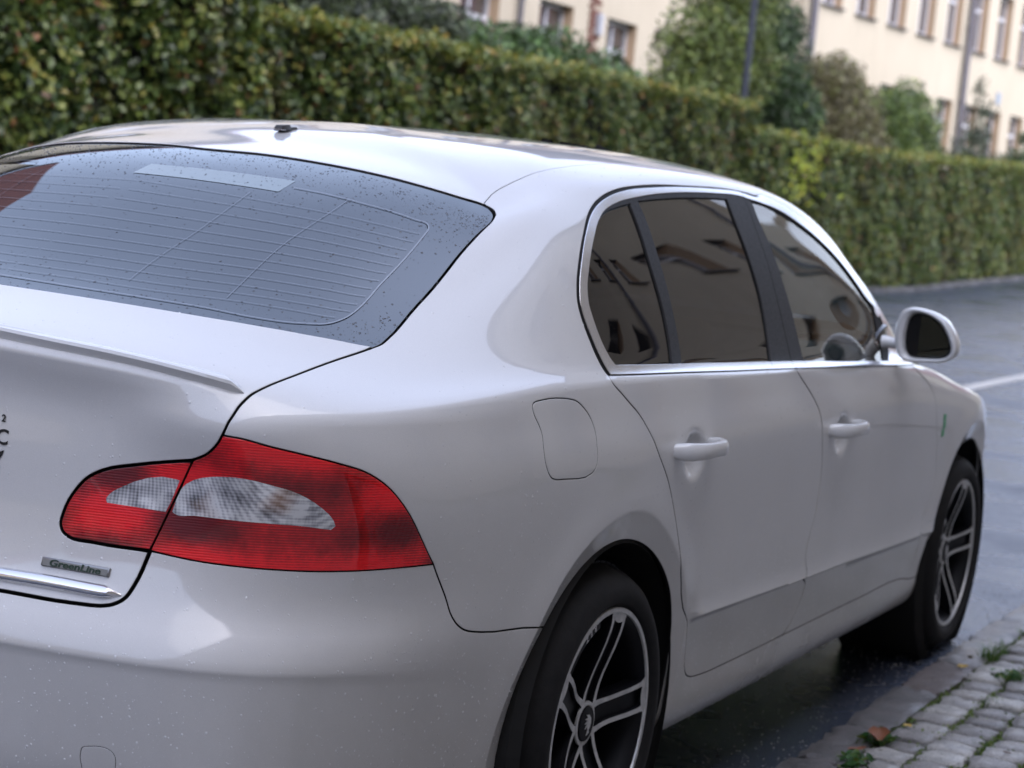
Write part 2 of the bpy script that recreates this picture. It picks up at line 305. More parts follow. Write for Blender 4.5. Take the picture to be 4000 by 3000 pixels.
def lens(name,base,dark,scale,clear=False):
    n=N(name); t=n.n.new('ShaderNodeTexCoord'); sp=n.n.new('ShaderNodeSeparateXYZ'); n.l.new(t.outputs['Object'],sp.inputs[0]); X,Y,Z=sp.outputs
    # along the lamp: distance round the corner of the car
    lg=n.math('SUBTRACT',X,Y)
    zz=n.math('MULTIPLY_ADD',lg,-.035,Z)
    ln=n.math('SINE',n.math('MULTIPLY',zz,1500 if not clear else 1300)); vl=n.math('SINE',n.math('MULTIPLY',lg,1100 if not clear else 1350))
    blot=n.noise(11,4,.6); fine=n.noise(90,3,.7)
    if clear:
        mp=n.n.new('ShaderNodeMapping'); mp.inputs['Scale'].default_value=(300,300,26); n.l.new(t.outputs['Object'],mp.inputs[0]); stk=n.noise(1.0,2,.5,vec=mp.outputs[0])
        mp2=n.n.new('ShaderNodeMapping'); mp2.inputs['Scale'].default_value=(24,24,330); n.l.new(t.outputs['Object'],mp2.inputs[0]); stk2=n.noise(1.0,2,.5,vec=mp2.outputs[0])
        soft=n.noise(26,2,.5); g=n.math('ADD',n.math('MULTIPLY_ADD',vl,.07,n.math('MULTIPLY',ln,.05)),n.math('MULTIPLY_ADD',soft,1.1,n.math('MULTIPLY_ADD',stk,.25,-.12)))
        col=n.ramp(g,[(.30,(.16,.16,.17)),(.50,(.55,.55,.58)),(.68,(1.,1.,1.))])
        zone=n.ramp(n.noise(16,2,.5),[(.42,(0,0,0)),(.58,(1,1,1))]); col=n.mix(zone,n.mix(.25,col,(.05,.05,.06)),col)
        am=n.ramp(n.noise(7,2,.5),[(.62,(0,0,0)),(.70,(.5,.5,.5))]); col=n.mix(am,col,(.45,.2,.06))
        n.set(Base_Color=col,Roughness=.22,Metallic=.25,Coat_Weight=1.,Coat_Roughness=.02,Coat_IOR=1.5)
    else:
        # reflector fields: some glow a clear red, others stay deep
        wv=n.math('SINE',n.math('MULTIPLY',lg,31)); wz=n.math('SINE',n.math('MULTIPLY_ADD',Z,48,2.2))
        f=n.math('MULTIPLY_ADD',n.math('MULTIPLY',wv,wz),.30,n.math('MULTIPLY_ADD',blot,.55,.22))
        f=n.math('MULTIPLY_ADD',ln,.07,n.math('MULTIPLY_ADD',fine,.22,n.math('ADD',f,-.10)))
        col=n.ramp(f,[(.30,dark),(.48,tuple((a+b)/2*.8 for a,b in zip(base,dark))),(.66,base)])
        n.set(Base_Color=col,Roughness=.35,Coat_Weight=1.,Coat_Roughness=.02,Coat_IOR=1.5,Specular_IOR_Level=.2)
    n.set(Normal=n.bump((stk if clear else n.math('ADD',ln,n.math('MULTIPLY',vl,.25))),.35,.001))
    return n.m
M['red']=lens('red_lamp_lens',(.92,.014,.022),(.14,.003,.006),34)
M['clear']=lens('clear_lamp_lens',0,0,55,True)
def tyrem():
    n=N('tyre_rubber'); n.set(Base_Color=n.ramp(n.noise(35,5,.7),[(.3,(.007,.007,.008)),(.8,(.016,.0155,.0155))]),Specular_IOR_Level=.25,Roughness=.7,Normal=n.bump(n.noise(260,3),.2,.002)); return n.m
M['tyre']=tyrem()
def alum():
    n=N('machined_rim'); n.set(Base_Color=n.ramp(n.noise(40,5,.75),[(.35,(.42,.42,.42)),(.7,(.66,.66,.65))]),Metallic=.35,Roughness=.35); return n.m
M['alloy']=alum()
M['rimblack']=simple('rim_black',(.004,.0045,.007),.5,0,Specular_IOR_Level=.22)
M['plastic']=simple('black_plastic',(.025,.025,.027),.5)
M['seat']=simple('seat_cloth',(.07,.07,.07),.9)
M['dash']=simple('dashboard_vinyl',(.05,.06,.065),.7)
M['mirror']=simple('mirror_glass',(.30,.34,.33),.01,1.0)
M['badge']=simple('badge_metal',(.25,.25,.25),.3,.9)
M['green']=simple('badge_green',(.004,.03,.01),.4)
M['sticker']=simple('sticker_black',(.01,.01,.012),.5)
M['heater']=simple('heater_print',(.10,.13,.17),.15,0,IOR=2.6)
M['drop']=N('water_drop').set(Base_Color=(.02,.022,.03),Roughness=.05,Specular_IOR_Level=.9,Alpha=.6).m
M['under']=simple('underbody',(.02,.02,.02),.8)
CURVES='''{"C":{"glass_top":{"w":0.008,"c":false,"p":[[26.9771,17.899],[26.0329,17.9403],[24.9606,17.9318],[23.9352,17.9251],[23.0568,17.9448],[21.8386,17.997],[21.2095,18.0189],[20.8119,18.0448],[20.3166,18.0803],[20.0746,18.0688],[19.8662,18.0217],[19.6004,17.8748],[19.5367,17.6308]]},"glass_side":{"w":0.007,"c":false,"p":[[19.5367,17.6308],[19.6544,17.2825],[19.9133,16.9954],[20.4023,16.4742],[20.6608,15.8577],[20.5938,15.1601],[20.6179,15.0844],[20.7018,15.0322]]},"glass_bottom":{"w":0.004,"c":false,"p":[[20.7018,15.0322],[21.6661,15.3511],[22.2399,15.4505],[22.8799,15.4847],[23.6203,15.4915],[24.3773,15.4953],[25.1292,15.4964],[25.9226,15.4924],[26.6595,15.4883]]},"lid_gap":{"w":0.0065,"c":false,"p":[[20.7018,15.0322],[21.1056,14.7996],[21.6583,14.2426],[22.0517,13.7748],[22.27,13.4306],[22.4238,12.9422],[22.4141,12.307],[22.4021,11.9037],[22.4615,11.5526],[22.6217,11.2789],[22.8128,11.1394]]},"lid_lamp_top":{"w":0.0078,"c":false,"p":[[22.8128,11.1394],[23.5754,10.9215],[24.0362,10.7412],[24.2049,10.5985],[24.3343,10.3883],[24.4518,10.034],[24.4637,9.8561],[24.4307,9.7702],[24.362,9.7104],[24.0458,9.6759],[23.3171,9.6695]]},"lamp_split":{"w":0.0055,"c":false,"p":[[22.7737,11.1813],[22.9617,10.63],[23.1601,10.0916],[23.3039,9.6838]]},"lid_gap_low":{"w":0.009,"c":false,"p":[[23.3045,9.6712],[23.44,9.1248],[23.554,8.8009],[23.6926,8.6433],[24.1552,8.5564],[24.803,8.5586],[24.9682,8.5579]]},"lamp_top":{"w":0.005,"c":false,"p":[[22.4332,11.6512],[22.398,11.7898],[22.1628,11.7597],[21.798,11.6288],[21.3906,11.4903],[20.9319,11.3111],[20.5798,11.1346],[20.2943,10.867],[20.0334,10.4981],[19.6027,9.7467],[19.4564,9.5123]]},"lamp_bottom":{"w":0.005,"c":false,"p":[[23.3045,9.6712],[22.6571,9.6078],[22.1095,9.5786],[21.5924,9.5529],[21.0524,9.5246],[20.4895,9.512],[19.9658,9.5146],[19.4564,9.5123]]},"bumper_gap":{"w":0.0054,"c":false,"p":[[19.4564,9.5123],[19.1916,8.9405],[19.0442,8.4724],[18.9385,8.2563],[18.8077,8.1003],[18.5036,7.9801],[17.4119,7.8946],[17.1467,7.8066],[16.4281,7.4986],[15.9587,7.453]]},"fuel":{"w":0.0042,"c":true,"p":[[17.6771,12.5301],[17.6368,12.6142],[17.4358,12.6697],[16.8546,12.6053],[16.7326,12.5485],[16.5582,12.3227],[16.4494,12.0829],[16.3849,11.777],[16.3651,11.2777],[16.3753,10.8059],[16.4123,10.657],[16.4783,10.5755],[17.1115,10.5568],[17.2812,10.5772],[17.3744,10.626],[17.4435,10.727],[17.5041,10.8967],[17.557,11.4345],[17.555,11.7167],[17.5753,11.9062],[17.6794,12.3875]]},"door_rear":{"w":0.005,"c":false,"p":[[15.8934,13.5882],[15.8799,13.2278],[15.8446,12.9487],[15.6239,12.4922],[15.3248,11.9889],[15.1453,11.4364],[14.9438,10.6599],[14.6683,9.9118],[14.5376,9.5188],[14.2719,8.5256],[13.9414,6.2759],[13.7036,4.2137],[13.6144,3.7625],[13.5663,3.6005],[13.4838,3.4261],[13.3748,3.3159],[13.1494,3.2425],[12.4746,3.2088],[11.3645,3.2309],[10.2859,3.2419],[9.0625,3.2591],[8.3496,3.2916],[7.9146,3.1855],[7.5523,2.931]]},"door_mid":{"w":0.006,"c":false,"p":[[11.739,13.3201],[11.7136,12.8117],[11.43,11.7713],[11.2948,11.1777],[11.2428,10.8413],[11.1527,10.0471],[11.0876,9.5316],[11.0701,9.2501],[11.076,8.9672],[11.1186,8.4551],[11.172,8.1434],[11.223,7.7802],[11.2368,7.4466],[11.224,6.9992],[11.1905,6.2294],[11.2181,5.703],[11.0181,4.9825],[11.0245,4.5994],[11.0637,4.0358],[11.1045,3.7695],[11.1677,3.508],[11.2787,3.2228]]},"door_front":{"w":0.0055,"c":false,"p":[[8.4659,12.8177],[8.4046,12.5406],[8.0132,11.8645],[7.9331,11.7035],[7.8517,11.4537],[7.7938,11.19],[7.7674,10.9678],[7.7331,10.5383],[7.5336,9.385],[7.4358,8.71],[7.4308,8.4069],[7.4444,8.2527],[7.4989,7.961],[7.6146,7.506],[7.7482,6.9867],[7.7696,6.1647],[7.8113,5.5311],[7.5845,4.9531],[7.5739,4.3682],[7.594,3.8389],[7.6309,3.4519],[7.7119,3.0047]]},"dlo_outer":{"w":0.004,"c":false,"p":[[15.9686,13.8397],[16.1457,14.4151],[16.2109,14.62],[16.2362,14.8044],[16.1765,15.0058],[16.0026,15.33],[15.7334,15.8385],[15.5414,16.2925],[15.3302,16.5965],[14.9959,16.8661],[14.5234,17.0382],[13.7462,17.0683],[12.3697,17.0031],[11.4873,17.0841],[11.1369,17.0535],[10.9209,16.9842]]},"dlo_outer_front":{"w":0.003,"c":false,"p":[[10.8015,17.088],[10.393,16.8521],[9.8853,16.4859],[9.1419,16.2119],[8.6019,16.1041],[8.361,16.0974],[8.4811,15.3162],[8.4264,15.1028],[8.2878,14.9023],[8.1425,14.797],[8.0269,14.7602],[7.7775,14.1367],[7.9928,13.9081]]},"dlo_low":{"w":0.003,"c":false,"p":[[15.9105,13.6183],[14.6353,13.4653],[13.5052,13.3993],[12.3461,13.3729],[11.1165,13.0306],[9.8072,12.7212],[8.7888,12.702],[8.4243,12.8349]]},"trim_outer":{"w":0,"c":false,"p":[[15.9002,13.8159],[16.0738,14.3788],[16.1591,14.6247],[16.1786,14.801],[16.1113,15.0011],[15.933,15.3238],[15.6739,15.8121],[15.4594,16.2237],[15.232,16.4862],[14.7561,16.7641],[14.2998,16.8693],[13.3583,16.874],[12.0561,16.9087],[11.3924,16.9569],[10.977,16.8378]]},"trim_outer_front":{"w":0,"c":false,"p":[[10.8657,16.9302],[10.4884,16.6835],[9.9978,16.3325],[9.4085,16.0558],[9.1745,15.9341],[8.9939,15.7591],[8.8903,15.5334],[8.7688,15.1535],[8.5142,14.7975]]},"trim_inner":{"w":0,"c":false,"p":[[15.639,13.9269],[15.7363,14.0753],[15.9413,14.6423],[15.9647,14.8125],[15.9331,14.9302],[15.7747,15.1816],[15.4597,15.6837],[15.2451,16.0752],[15.0621,16.2875],[14.6677,16.4765],[13.9304,16.5901],[13.0263,16.6592],[12.0043,16.7245],[11.4756,16.7676],[11.2276,16.6765]]},"trim_inner_front":{"w":0,"c":false,"p":[[11.0299,16.621],[10.5997,16.4687],[10.1012,16.1941],[9.6062,15.9663],[9.3184,15.7917],[9.1529,15.613],[9.0194,15.3412],[8.8302,14.9377],[8.6966,14.7394]]},"trim_low":{"w":0,"c":false,"p":[[15.7181,13.941],[14.5302,13.8838],[13.3788,13.864],[12.2381,13.8394],[10.9942,13.7463],[9.6329,13.4659],[8.9499,13.2162],[8.5453,13.3144],[7.849,13.6136]]},"q_glass":{"w":0.003,"c":false,"p":[[15.6764,13.9519],[15.7582,14.097],[15.9351,14.6038],[15.9628,14.7565],[15.9166,14.9294],[15.7504,15.18],[15.4264,15.6812],[15.2681,15.9591],[15.1878,16.0682],[15.0098,16.207],[14.6585,16.3029],[14.2993,16.3609]]},"bar_rear":{"w":0.003,"c":false,"p":[[14.3026,16.3815],[14.1447,15.257],[14.1692,14.6364],[14.2461,14.3567],[14.3829,13.976],[14.4122,13.8729]]},"bar_front":{"w":0.003,"c":false,"p":[[14.0486,16.4104],[13.918,15.5305],[13.9122,14.9023],[14.0447,14.352],[14.1129,14.1558],[14.2095,13.8774]]},"d_glass_top":{"w":0.003,"c":false,"p":[[14.0531,16.4068],[12.9522,16.44],[12.0455,16.4866],[11.8083,16.4938]]},"pillar_rear":{"w":0.003,"c":false,"p":[[11.8053,16.5334],[11.846,15.8485],[11.8717,15.1151],[11.9104,14.792],[11.9811,14.5353],[12.1103,14.1638],[12.1758,13.9616],[12.2233,13.7856]]},"pillar_gap":{"w":0.003,"c":false,"p":[[11.3312,16.987],[11.3754,16.2791],[11.4375,15.7085],[11.4669,15.2187],[11.5477,14.7209],[11.6795,14.0963],[11.738,13.7941]]},"pillar_front":{"w":0.003,"c":false,"p":[[11.1883,16.5938],[11.2495,16.0414],[11.2384,15.1779],[11.2821,14.6176],[11.3391,14.2753],[11.4043,13.9543],[11.4291,13.8235]]},"f_glass_top":{"w":0.003,"c":false,"p":[[11.2085,16.562],[10.9064,16.5101],[10.5153,16.2941],[9.9846,16.0397],[9.5648,15.8662],[9.342,15.7304],[9.1848,15.5686],[9.075,15.3792],[8.8971,15.0383],[8.8327,14.985],[8.6828,14.9311],[8.7292,14.8156],[8.8103,14.6898],[8.8736,14.4982],[8.9404,14.2168],[8.985,14.0946],[9.0436,13.9751],[9.1325,13.8134],[9.2823,13.5209]]},"triangle":{"w":0.003,"c":false,"p":[[8.542,15.0332],[8.5559,14.8045],[8.5343,14.617],[8.5505,14.503],[8.6273,14.2612],[8.6926,14.1273],[8.7747,13.9977],[8.8963,13.8227],[9.0954,13.4973]]},"lens_outer":{"w":0.0,"c":true,"p":[[23.0461,10.264],[22.9279,10.6424],[22.8651,10.7197],[22.3655,10.9229],[22.0712,10.93],[21.6902,10.8466],[21.4601,10.7741],[21.0769,10.5163],[20.8873,10.2945],[20.8523,10.2134],[20.8966,10.156],[21.2056,10.207],[21.6719,10.2341],[22.1094,10.2435],[22.7222,10.2486],[23.0172,10.241]]},"lens_inner":{"w":0.0,"c":true,"p":[[23.9523,10.2988],[23.9134,10.3947],[23.7852,10.5122],[23.0134,10.7679],[22.9735,10.7569],[23.0892,10.3906],[23.1458,10.2505],[23.9351,10.2648]]},"roof_seam":{"w":0.0035,"c":false,"p":[[19.5362,17.6425],[19.753,17.9607],[19.9164,18.0921],[19.6569,18.1943],[17.8224,18.4617],[16.7527,18.4814],[15.8601,18.3995],[14.8975,18.3692],[13.6798,18.2865],[13.0382,18.2069],[12.696,18.0928],[12.4723,17.9415]]},"tow":{"w":0.003,"c":false,"p":[[23.7475,3.4168],[23.7763,3.675],[23.7572,3.7532],[23.6774,3.7859],[23.4332,3.7778],[23.3848,3.7338],[23.3488,3.5018]]}},"S":{"roof":[25.2977,19.5806],"rear_glass":[24.4467,16.4568],"boot_lid":[24.2038,15.1359],"rear_bumper":[21.4593,8.5223],"body":[17.4384,14.6465],"fuel_flap":[17.0796,11.5533],"rear_door":[13.1176,11.418],"front_door":[10.3151,9.9538],"front_fender":[6.0669,8.7026],"lamp_outer":[20.2988,10.0878],"lens_outer":[21.8928,10.5481],"lamp_inner":[23.8029,9.9897],"lens_inner":[23.4086,10.419],"trim":[13.2551,16.7567],"trim_low":[13.9824,13.7219],"trim_low_front":[10.7456,13.5398],"quarter_glass":[15.2033,15.2051],"rear_side_glass":[13.2899,15.1444],"front_side_glass":[10.4547,14.9924],"pillar_rear":[11.596,15.7532],"pillar_front":[11.5195,15.4002],"trim_front":[9.6453,16.1948],"tow_cover":[23.5713,3.6174]},"P":{"handle_r":[14.2162,10.6991],"handle_f":[10.6995,10.3611],"antenna":[26.2365,19.6674],"badge_tl":[24.5964,9.36],"badge_tr":[23.7701,9.3534],"badge_br":[23.7784,9.1792],"badge_bl":[24.5883,9.2109],"sticker":[25.2888,11.0463],"blight_a":[0,0],"blight_b":[0,0],"blight_c":[24.6555,17.358],"blight_d":[24.6121,17.1272]},"L":{"spoiler_top":[[25.4218,13.9986],[25.3311,13.9888],[25.2414,13.9791],[25.1529,13.9693],[25.0656,13.9596],[24.9797,13.95],[24.895,13.9404],[24.8115,13.9311],[24.7255,13.9222],[24.6403,13.9145],[24.5558,13.9078],[24.4717,13.9017],[24.388,13.8959],[24.3044,13.8902],[24.2207,13.8844],[24.137,13.878],[24.053,13.8709],[23.9687,13.8628],[23.884,13.8532],[23.7972,13.8423],[23.7101,13.8304],[23.6228,13.8175],[23.5353,13.8033],[23.4478,13.7877],[23.3603,13.7706],[23.2729,13.7518],[23.1857,13.7311],[23.0986,13.7085],[23.0161,13.6846],[22.9339,13.6582],[22.8519,13.6298],[22.7701,13.5997],[22.6882,13.5685],[22.6062,13.5365],[22.5238,13.5041],[22.3729,13.4429]],"strip":[[25.0423,8.9298],[24.9622,8.9331],[24.8829,8.9363],[24.8043,8.9393],[24.7262,8.9417],[24.6484,8.9435],[24.5709,8.9443],[24.4933,8.944],[24.4153,8.9423],[24.3371,8.9392],[24.2584,8.9353],[24.1794,8.9308],[24.0997,8.9261],[24.0193,8.9216],[23.938,8.9177],[23.8489,8.9141],[23.7587,8.9105],[23.6674,8.9068],[23.5749,8.9026]],"bus":[[24.4985,17.2293],[24.3211,17.2296],[24.1424,17.2313],[23.9576,17.2319],[23.7299,17.2294],[23.4919,17.2261],[23.2464,17.2243],[22.9939,17.2259],[22.7342,17.2287],[22.4635,17.2286],[22.1736,17.2227],[21.8695,17.2092],[21.5427,17.1828],[21.444,17.1068],[21.4427,16.9199],[21.4632,16.799],[21.4934,16.6886],[21.5268,16.5853],[21.5695,16.4719],[21.612,16.3632],[21.6444,16.2532],[21.6561,16.1226],[21.6647,15.99],[21.6811,15.8809],[21.7152,15.7826],[21.8277,15.6857],[21.9538,15.6546],[22.1133,15.6493],[22.2788,15.6457],[22.4192,15.6393],[22.5648,15.6362],[22.7133,15.6352],[22.8624,15.6351],[23.0097,15.6352],[23.1582,15.6372],[23.3075,15.6423],[23.456,15.6487],[23.6024,15.6548],[23.7453,15.659],[23.8938,15.6612],[24.0401,15.6623],[24.1849,15.6628],[24.3287,15.6627],[24.4722,15.6624],[24.6162,15.6622],[24.7612,15.6621],[24.9073,15.6621],[25.0547,15.6618],[25.2038,15.6613],[25.3546,15.6607],[25.507,15.6602],[25.6608,15.6599],[25.8159,15.6599],[25.9721,15.6603],[26.1288,15.6608],[26.2863,15.6617],[26.4449,15.6629],[26.6052,15.6646],[26.7676,15.6668],[26.9327,15.6696]],"wire0":[[21.5536,17.0048],[22.1927,17.0059],[22.7898,16.9926],[23.3465,16.9791],[23.8584,16.9686],[24.339,16.9633],[24.81,16.9631],[25.2961,16.9662],[25.8036,16.9711],[26.3303,16.9788],[26.8763,16.9907]],"wire1":[[21.5518,16.8711],[22.1794,16.8827],[22.7753,16.8742],[23.3305,16.8628],[23.841,16.8534],[24.3232,16.848],[24.7962,16.8466],[25.2978,16.8471],[25.8188,16.8484],[26.3584,16.8519],[26.9184,16.8595]],"wire2":[[21.5804,16.7461],[22.2063,16.7643],[22.8086,16.7583],[23.3674,16.7479],[23.8812,16.7386],[24.3705,16.7327],[24.8551,16.7304],[25.3506,16.7302],[25.8635,16.731],[26.3932,16.7333],[26.9422,16.7389]],"wire3":[[21.616,16.6351],[22.2354,16.6582],[22.8373,16.6541],[23.3933,16.6444],[23.9051,16.6349],[24.3966,16.6281],[24.8862,16.6245],[25.3801,16.6229],[25.8896,16.6219],[26.4144,16.6219],[26.9581,16.6249]],"wire4":[[21.6472,16.5259],[22.2611,16.553],[22.8618,16.5498],[23.4139,16.5399],[23.9225,16.529],[24.4147,16.5201],[24.9085,16.5152],[25.4033,16.5138],[25.9136,16.5138],[26.4389,16.5144],[26.983,16.5175]],"wire5":[[21.6782,16.4227],[22.2888,16.4529],[22.8887,16.4502],[23.4373,16.4398],[23.9436,16.4276],[24.4373,16.4169],[24.9348,16.41],[25.4275,16.407],[25.9345,16.4054],[26.4552,16.404],[26.994,16.4047]],"wire6":[[21.7049,16.3205],[22.3141,16.3537],[22.9133,16.3513],[23.4587,16.3403],[23.9636,16.3265],[24.4587,16.3139],[24.9596,16.305],[25.4501,16.3002],[25.9539,16.2969],[26.4702,16.2934]],"wire7":[[21.7308,16.2144],[22.3332,16.2523],[22.9259,16.252],[23.4644,16.2417],[23.9636,16.2276],[24.4551,16.2139],[24.9539,16.2044],[25.4146,16.2002],[25.8873,16.1976],[26.3695,16.1944],[26.8636,16.1913]],"wire8":[[21.7376,16.1088],[22.3364,16.1517],[22.9254,16.1525],[23.4598,16.1416],[23.955,16.1254],[24.443,16.109],[24.9401,16.0979],[25.3717,16.0944],[25.8151,16.0931],[26.2657,16.0908],[26.7233,16.0872]],"wire9":[[21.7537,15.9906],[22.3422,16.0412],[22.9198,16.0463],[23.4449,16.0376],[23.9314,16.0224],[24.4101,16.0061],[24.8972,15.9947],[25.5131,15.9899],[26.1471,15.9859],[26.7913,15.9781]],"wire10":[[21.756,15.8813],[22.3367,15.937],[22.9048,15.9438],[23.4228,15.9345],[23.9011,15.9166],[24.3691,15.8966],[24.8463,15.8833],[25.4303,15.8806],[26.0337,15.8797],[26.64,15.8729]],"wire11":[[21.8815,15.7777],[22.4286,15.8271],[22.9584,15.8357],[23.4445,15.8299],[23.895,15.814],[24.3337,15.795],[24.7797,15.7825],[25.3405,15.7816],[25.9223,15.7827],[26.5029,15.7766]],"tie0":[[23.4553,17.2339],[23.4716,17.0757],[23.5195,16.9204],[23.5856,16.7847],[23.6505,16.6575],[23.7006,16.5313],[23.7276,16.4085],[23.7379,16.2809],[23.7352,16.1472],[23.7211,16.0046],[23.6955,15.8485]],"tie1":[[25.0083,17.0443],[25.0073,16.9027],[25.0198,16.7756],[25.0413,16.6576],[25.0702,16.5459],[25.1086,16.4374],[25.1513,16.3314],[25.1883,16.2232],[25.2089,16.1077],[25.2072,15.9917],[25.1898,15.8637]]},"BLQ":[[26.7,17.3,-1],[24.656,17.358,1],[24.612,17.127,1],[26.7,17.1,-1]]}'''
# ------------------------------------------------------------ the car body, cut into panels
D=json.loads(CURVES)
Cv=D['C']; SE=D['S']; PT=D['P']; LN=D['L']; BLQ=D['BLQ']
DENTS=[]
def dent(P,P0):
    P=P.copy()
    for c in DENTS:
        q=((P0[...,1]-c[1]-.01)/.046)**2+((P0[...,2]-c[2]+.014)/.040)**2
        P[...,0]-=np.where(P0[...,0]>.5,.020*np.exp(-q**2),0)
    return P
_S0=S
def S(u,v):
    P=_S0(u,v); return dent(P,P) if DENTS else P
def SN(u,v,e=2e-3):
    u=np.asarray(u,float);v=np.asarray(v,float)
    ua=np.maximum(u-e,0);ub=np.minimum(u+e,NC-1-1e-6);va=np.maximum(v-e,0);vb=np.minimum(v+e,NR-1-1e-6)
    du=(S(ub,v)-S(ua,v))/(ub-ua)[...,None];dv=(S(u,vb)-S(u,va))/(vb-va)[...,None]
    n=np.cross(dv,du);L=np.linalg.norm(n,axis=-1)[...,None];n/=L+1e-12
    top=v>20.6
    if top.any():
        k=np.broadcast_to(top,n.shape[:-1]); u2=np.broadcast_to(u,k.shape)[k]; v2=np.broadcast_to(v,k.shape)[k]
        v0=np.full_like(v2,20.55); m=np.cross((S(u2,v0+e)-S(u2,v0-e)),(S(np.minimum(u2+.05,26.999),v0)-S(np.maximum(u2-.05,0),v0))); m/=np.linalg.norm(m,axis=-1)[...,None]+1e-12
        f=((21-v2)/.45)[...,None]; m[...,0]*=f[...,0]; m[...,2]=np.abs(m[...,2])+.02; m/=np.linalg.norm(m,axis=-1)[...,None]; n[k]=m
    return n,du,dv
def at(u,v): return S(np.array([u]),np.array([v]))[0]
def nat(u,v): return SN(np.array([u]),np.array([v]))[0][0]
HR=at(*PT['handle_r']); HF=at(*PT['handle_f'])
DENTS+= [HR,HF]
# surface lookup: (y,z) on the side -> (u,v)
_gu,_gv=np.meshgrid(np.arange(4,21,.1),np.arange(0,14,.1),indexing='ij'); _gp=S(_gu,_gv)
def inv_side(y,z):
    d=(_gp[...,1]-y)**2+(_gp[...,2]-z)**2; i=np.unravel_index(np.argmin(d),d.shape); u,v=_gu[i],_gv[i]
    for _ in range(8):
        p=at(u,v); n,du,dv=SN(np.array([u]),np.array([v])); J=np.array([[du[0][1],dv[0][1]],[du[0][2],dv[0][2]]])
        try: s_=np.linalg.solve(J,np.array([y-p[1],z-p[2]]))
        except Exception: break
        s_=np.clip(s_,-.15,.15); u=min(max(u+s_[0],3),22); v=min(max(v+s_[1],-.0),15)
    return u,v
curves=[]   # (width, closed, points)
def cv(name,pre=(),post=(),w=None):
    c=Cv[name]; curves.append([c['w'] if w is None else w,c['c'],[tuple(p) for p in pre]+[tuple(p) for p in c['p']]+[tuple(p) for p in post]])
for k in ('glass_side','lid_gap','lid_lamp_top','lamp_split','lamp_top','lamp_bottom','bumper_gap','fuel','door_mid','door_front','q_glass','bar_rear','bar_front','d_glass_top','lens_outer','lens_inner'): cv(k)
g1=lambda n,i: tuple(Cv[n]['p'][i])
def down(n,d=.18): e=g1(n,-1); cv(n,post=[(e[0]+.03,e[1]-d)])
for n_ in ('pillar_rear','pillar_gap','pillar_front'): down(n_)
down('f_glass_top',.1); down('triangle',.1)
cv('door_rear',post=[(7.1,2.86)])
cv('dlo_outer',pre=[g1('dlo_low',0)],post=[g1('dlo_outer_front',0)]); cv('dlo_low')
cv('trim_outer',pre=[(15.86,13.6)],post=[g1('trim_outer_front',0)]); cv('trim_outer_front',post=[g1('trim_inner_front',-1)])
cv('trim_inner',pre=[g1('trim_low',0)],post=[g1('trim_inner_front',0)]); cv('trim_inner_front'); cv('trim_low',pre=[],post=[(7.7,13.6)])
curves.append([.004,False,[(8.03,13.85),(7.7,14.5),(7.25,15.2)]])
cv('glass_top',pre=[(27.05,17.9)]); cv('glass_bottom',post=[(27.05,15.49)])
gl=Cv['lid_gap_low']['p'][-1]; cv('lid_gap_low',post=[(27.05,gl[1])])
cv('dlo_outer_front',post=[tuple(Cv['dlo_low']['p'][-1])])
cv('roof_seam',post=[(11.5,17.86),(10.5,17.85),(9.6,17.9),(8.9,17.98),(8.3,18.05),(7.95,18.1)])
tw=Cv['tow']['p']; cv('tow',post=[(tw[-1][0],3.2),((tw[0][0]+tw[-1][0])/2,2.9),(tw[0][0],3.2),tuple(tw[0])])
curves.append([.005,False,[(-.05,15.1),(3,15.12),(5,15.15),(6.6,15.12),(7.2,15.15),(7.55,15.6),(7.72,16.2),(7.85,17),(8.0,17.6),(8.05,17.9),(7.9,18.15),(7,18.35),(5,18.5),(2,18.5),(-.05,18.5)]])
curves.append([.004,False,[(-.05,13.1),(2,13.2),(3.5,13.7),(5,14.1),(6.5,14.45),(7.2,15.12)]])
curves.append([.004,False,[(4.6,12.9),(4.6,11),(4.7,9),(4.75,7),(4.8,4.5),(4.9,3),(5.0,1),(5.0,-.1)]])
curves.append([.004,True,[(2.0,12.3),(2.4,10.2),(3.6,9.8),(4.5,10.6),(4.62,12.2),(4.2,13.2),(3.2,12.9)]])
curves.append([.004,True,[(-1,11.6),(1.4,11.6),(1.9,10.5),(1.6,8.2),(-1,8.0)]])
curves.append([.004,False,[(4.58,12.6),(4.9,13.2),(5.2,14.12)]])
# wheel openings
arch=[]
for yw in WHEELY:
    a=np.radians(np.linspace(-34,214,64)); pts=[inv_side(yw-WR*math.cos(t),WZ+WR*math.sin(t)) for t in a]
    # down to the sill below the ends
    pts=[(pts[0][0],-.3)]+pts+[(pts[-1][0],-.3)]
    arch.append(pts); curves.append([0,True,pts])
    a=np.radians(np.linspace(-20,200,50)); ring=[(lambda q:inv_side(yw-q*math.cos(t),WZ+q*math.sin(t)))(.418-.020*float(sm(0,.3,np.array(-.418*math.cos(t))))) for t in a]
    [curves.append([-1,False,[(lambda q:inv_side(yw-q*math.cos(t),WZ+q*math.sin(t)))(dr+.418-.020*float(sm(0,.3,np.array(-.418*math.cos(t))))) for t in a]]) for dr in (-.004,.004)]
for dz in (0,-.009,.004):
    curves.append([-1,False,[inv_side(y,zcrease(y)+dz) for y in np.arange(.36,2.36,.035)]])
def pip(pts,poly):
    x,y=pts[:,0],pts[:,1]; c=np.zeros(len(pts),bool); n=len(poly)
    for i in range(n):
        x1,y1=poly[i]; x2,y2=poly[(i+1)%n]
        if y1==y2: continue
        k=((y1>y)!=(y2>y))&(x<(x2-x1)*(y-y1)/(y2-y1)+x1); c^=k
    return c
V2=[];E2=[];ribs=[];seamseg=set()
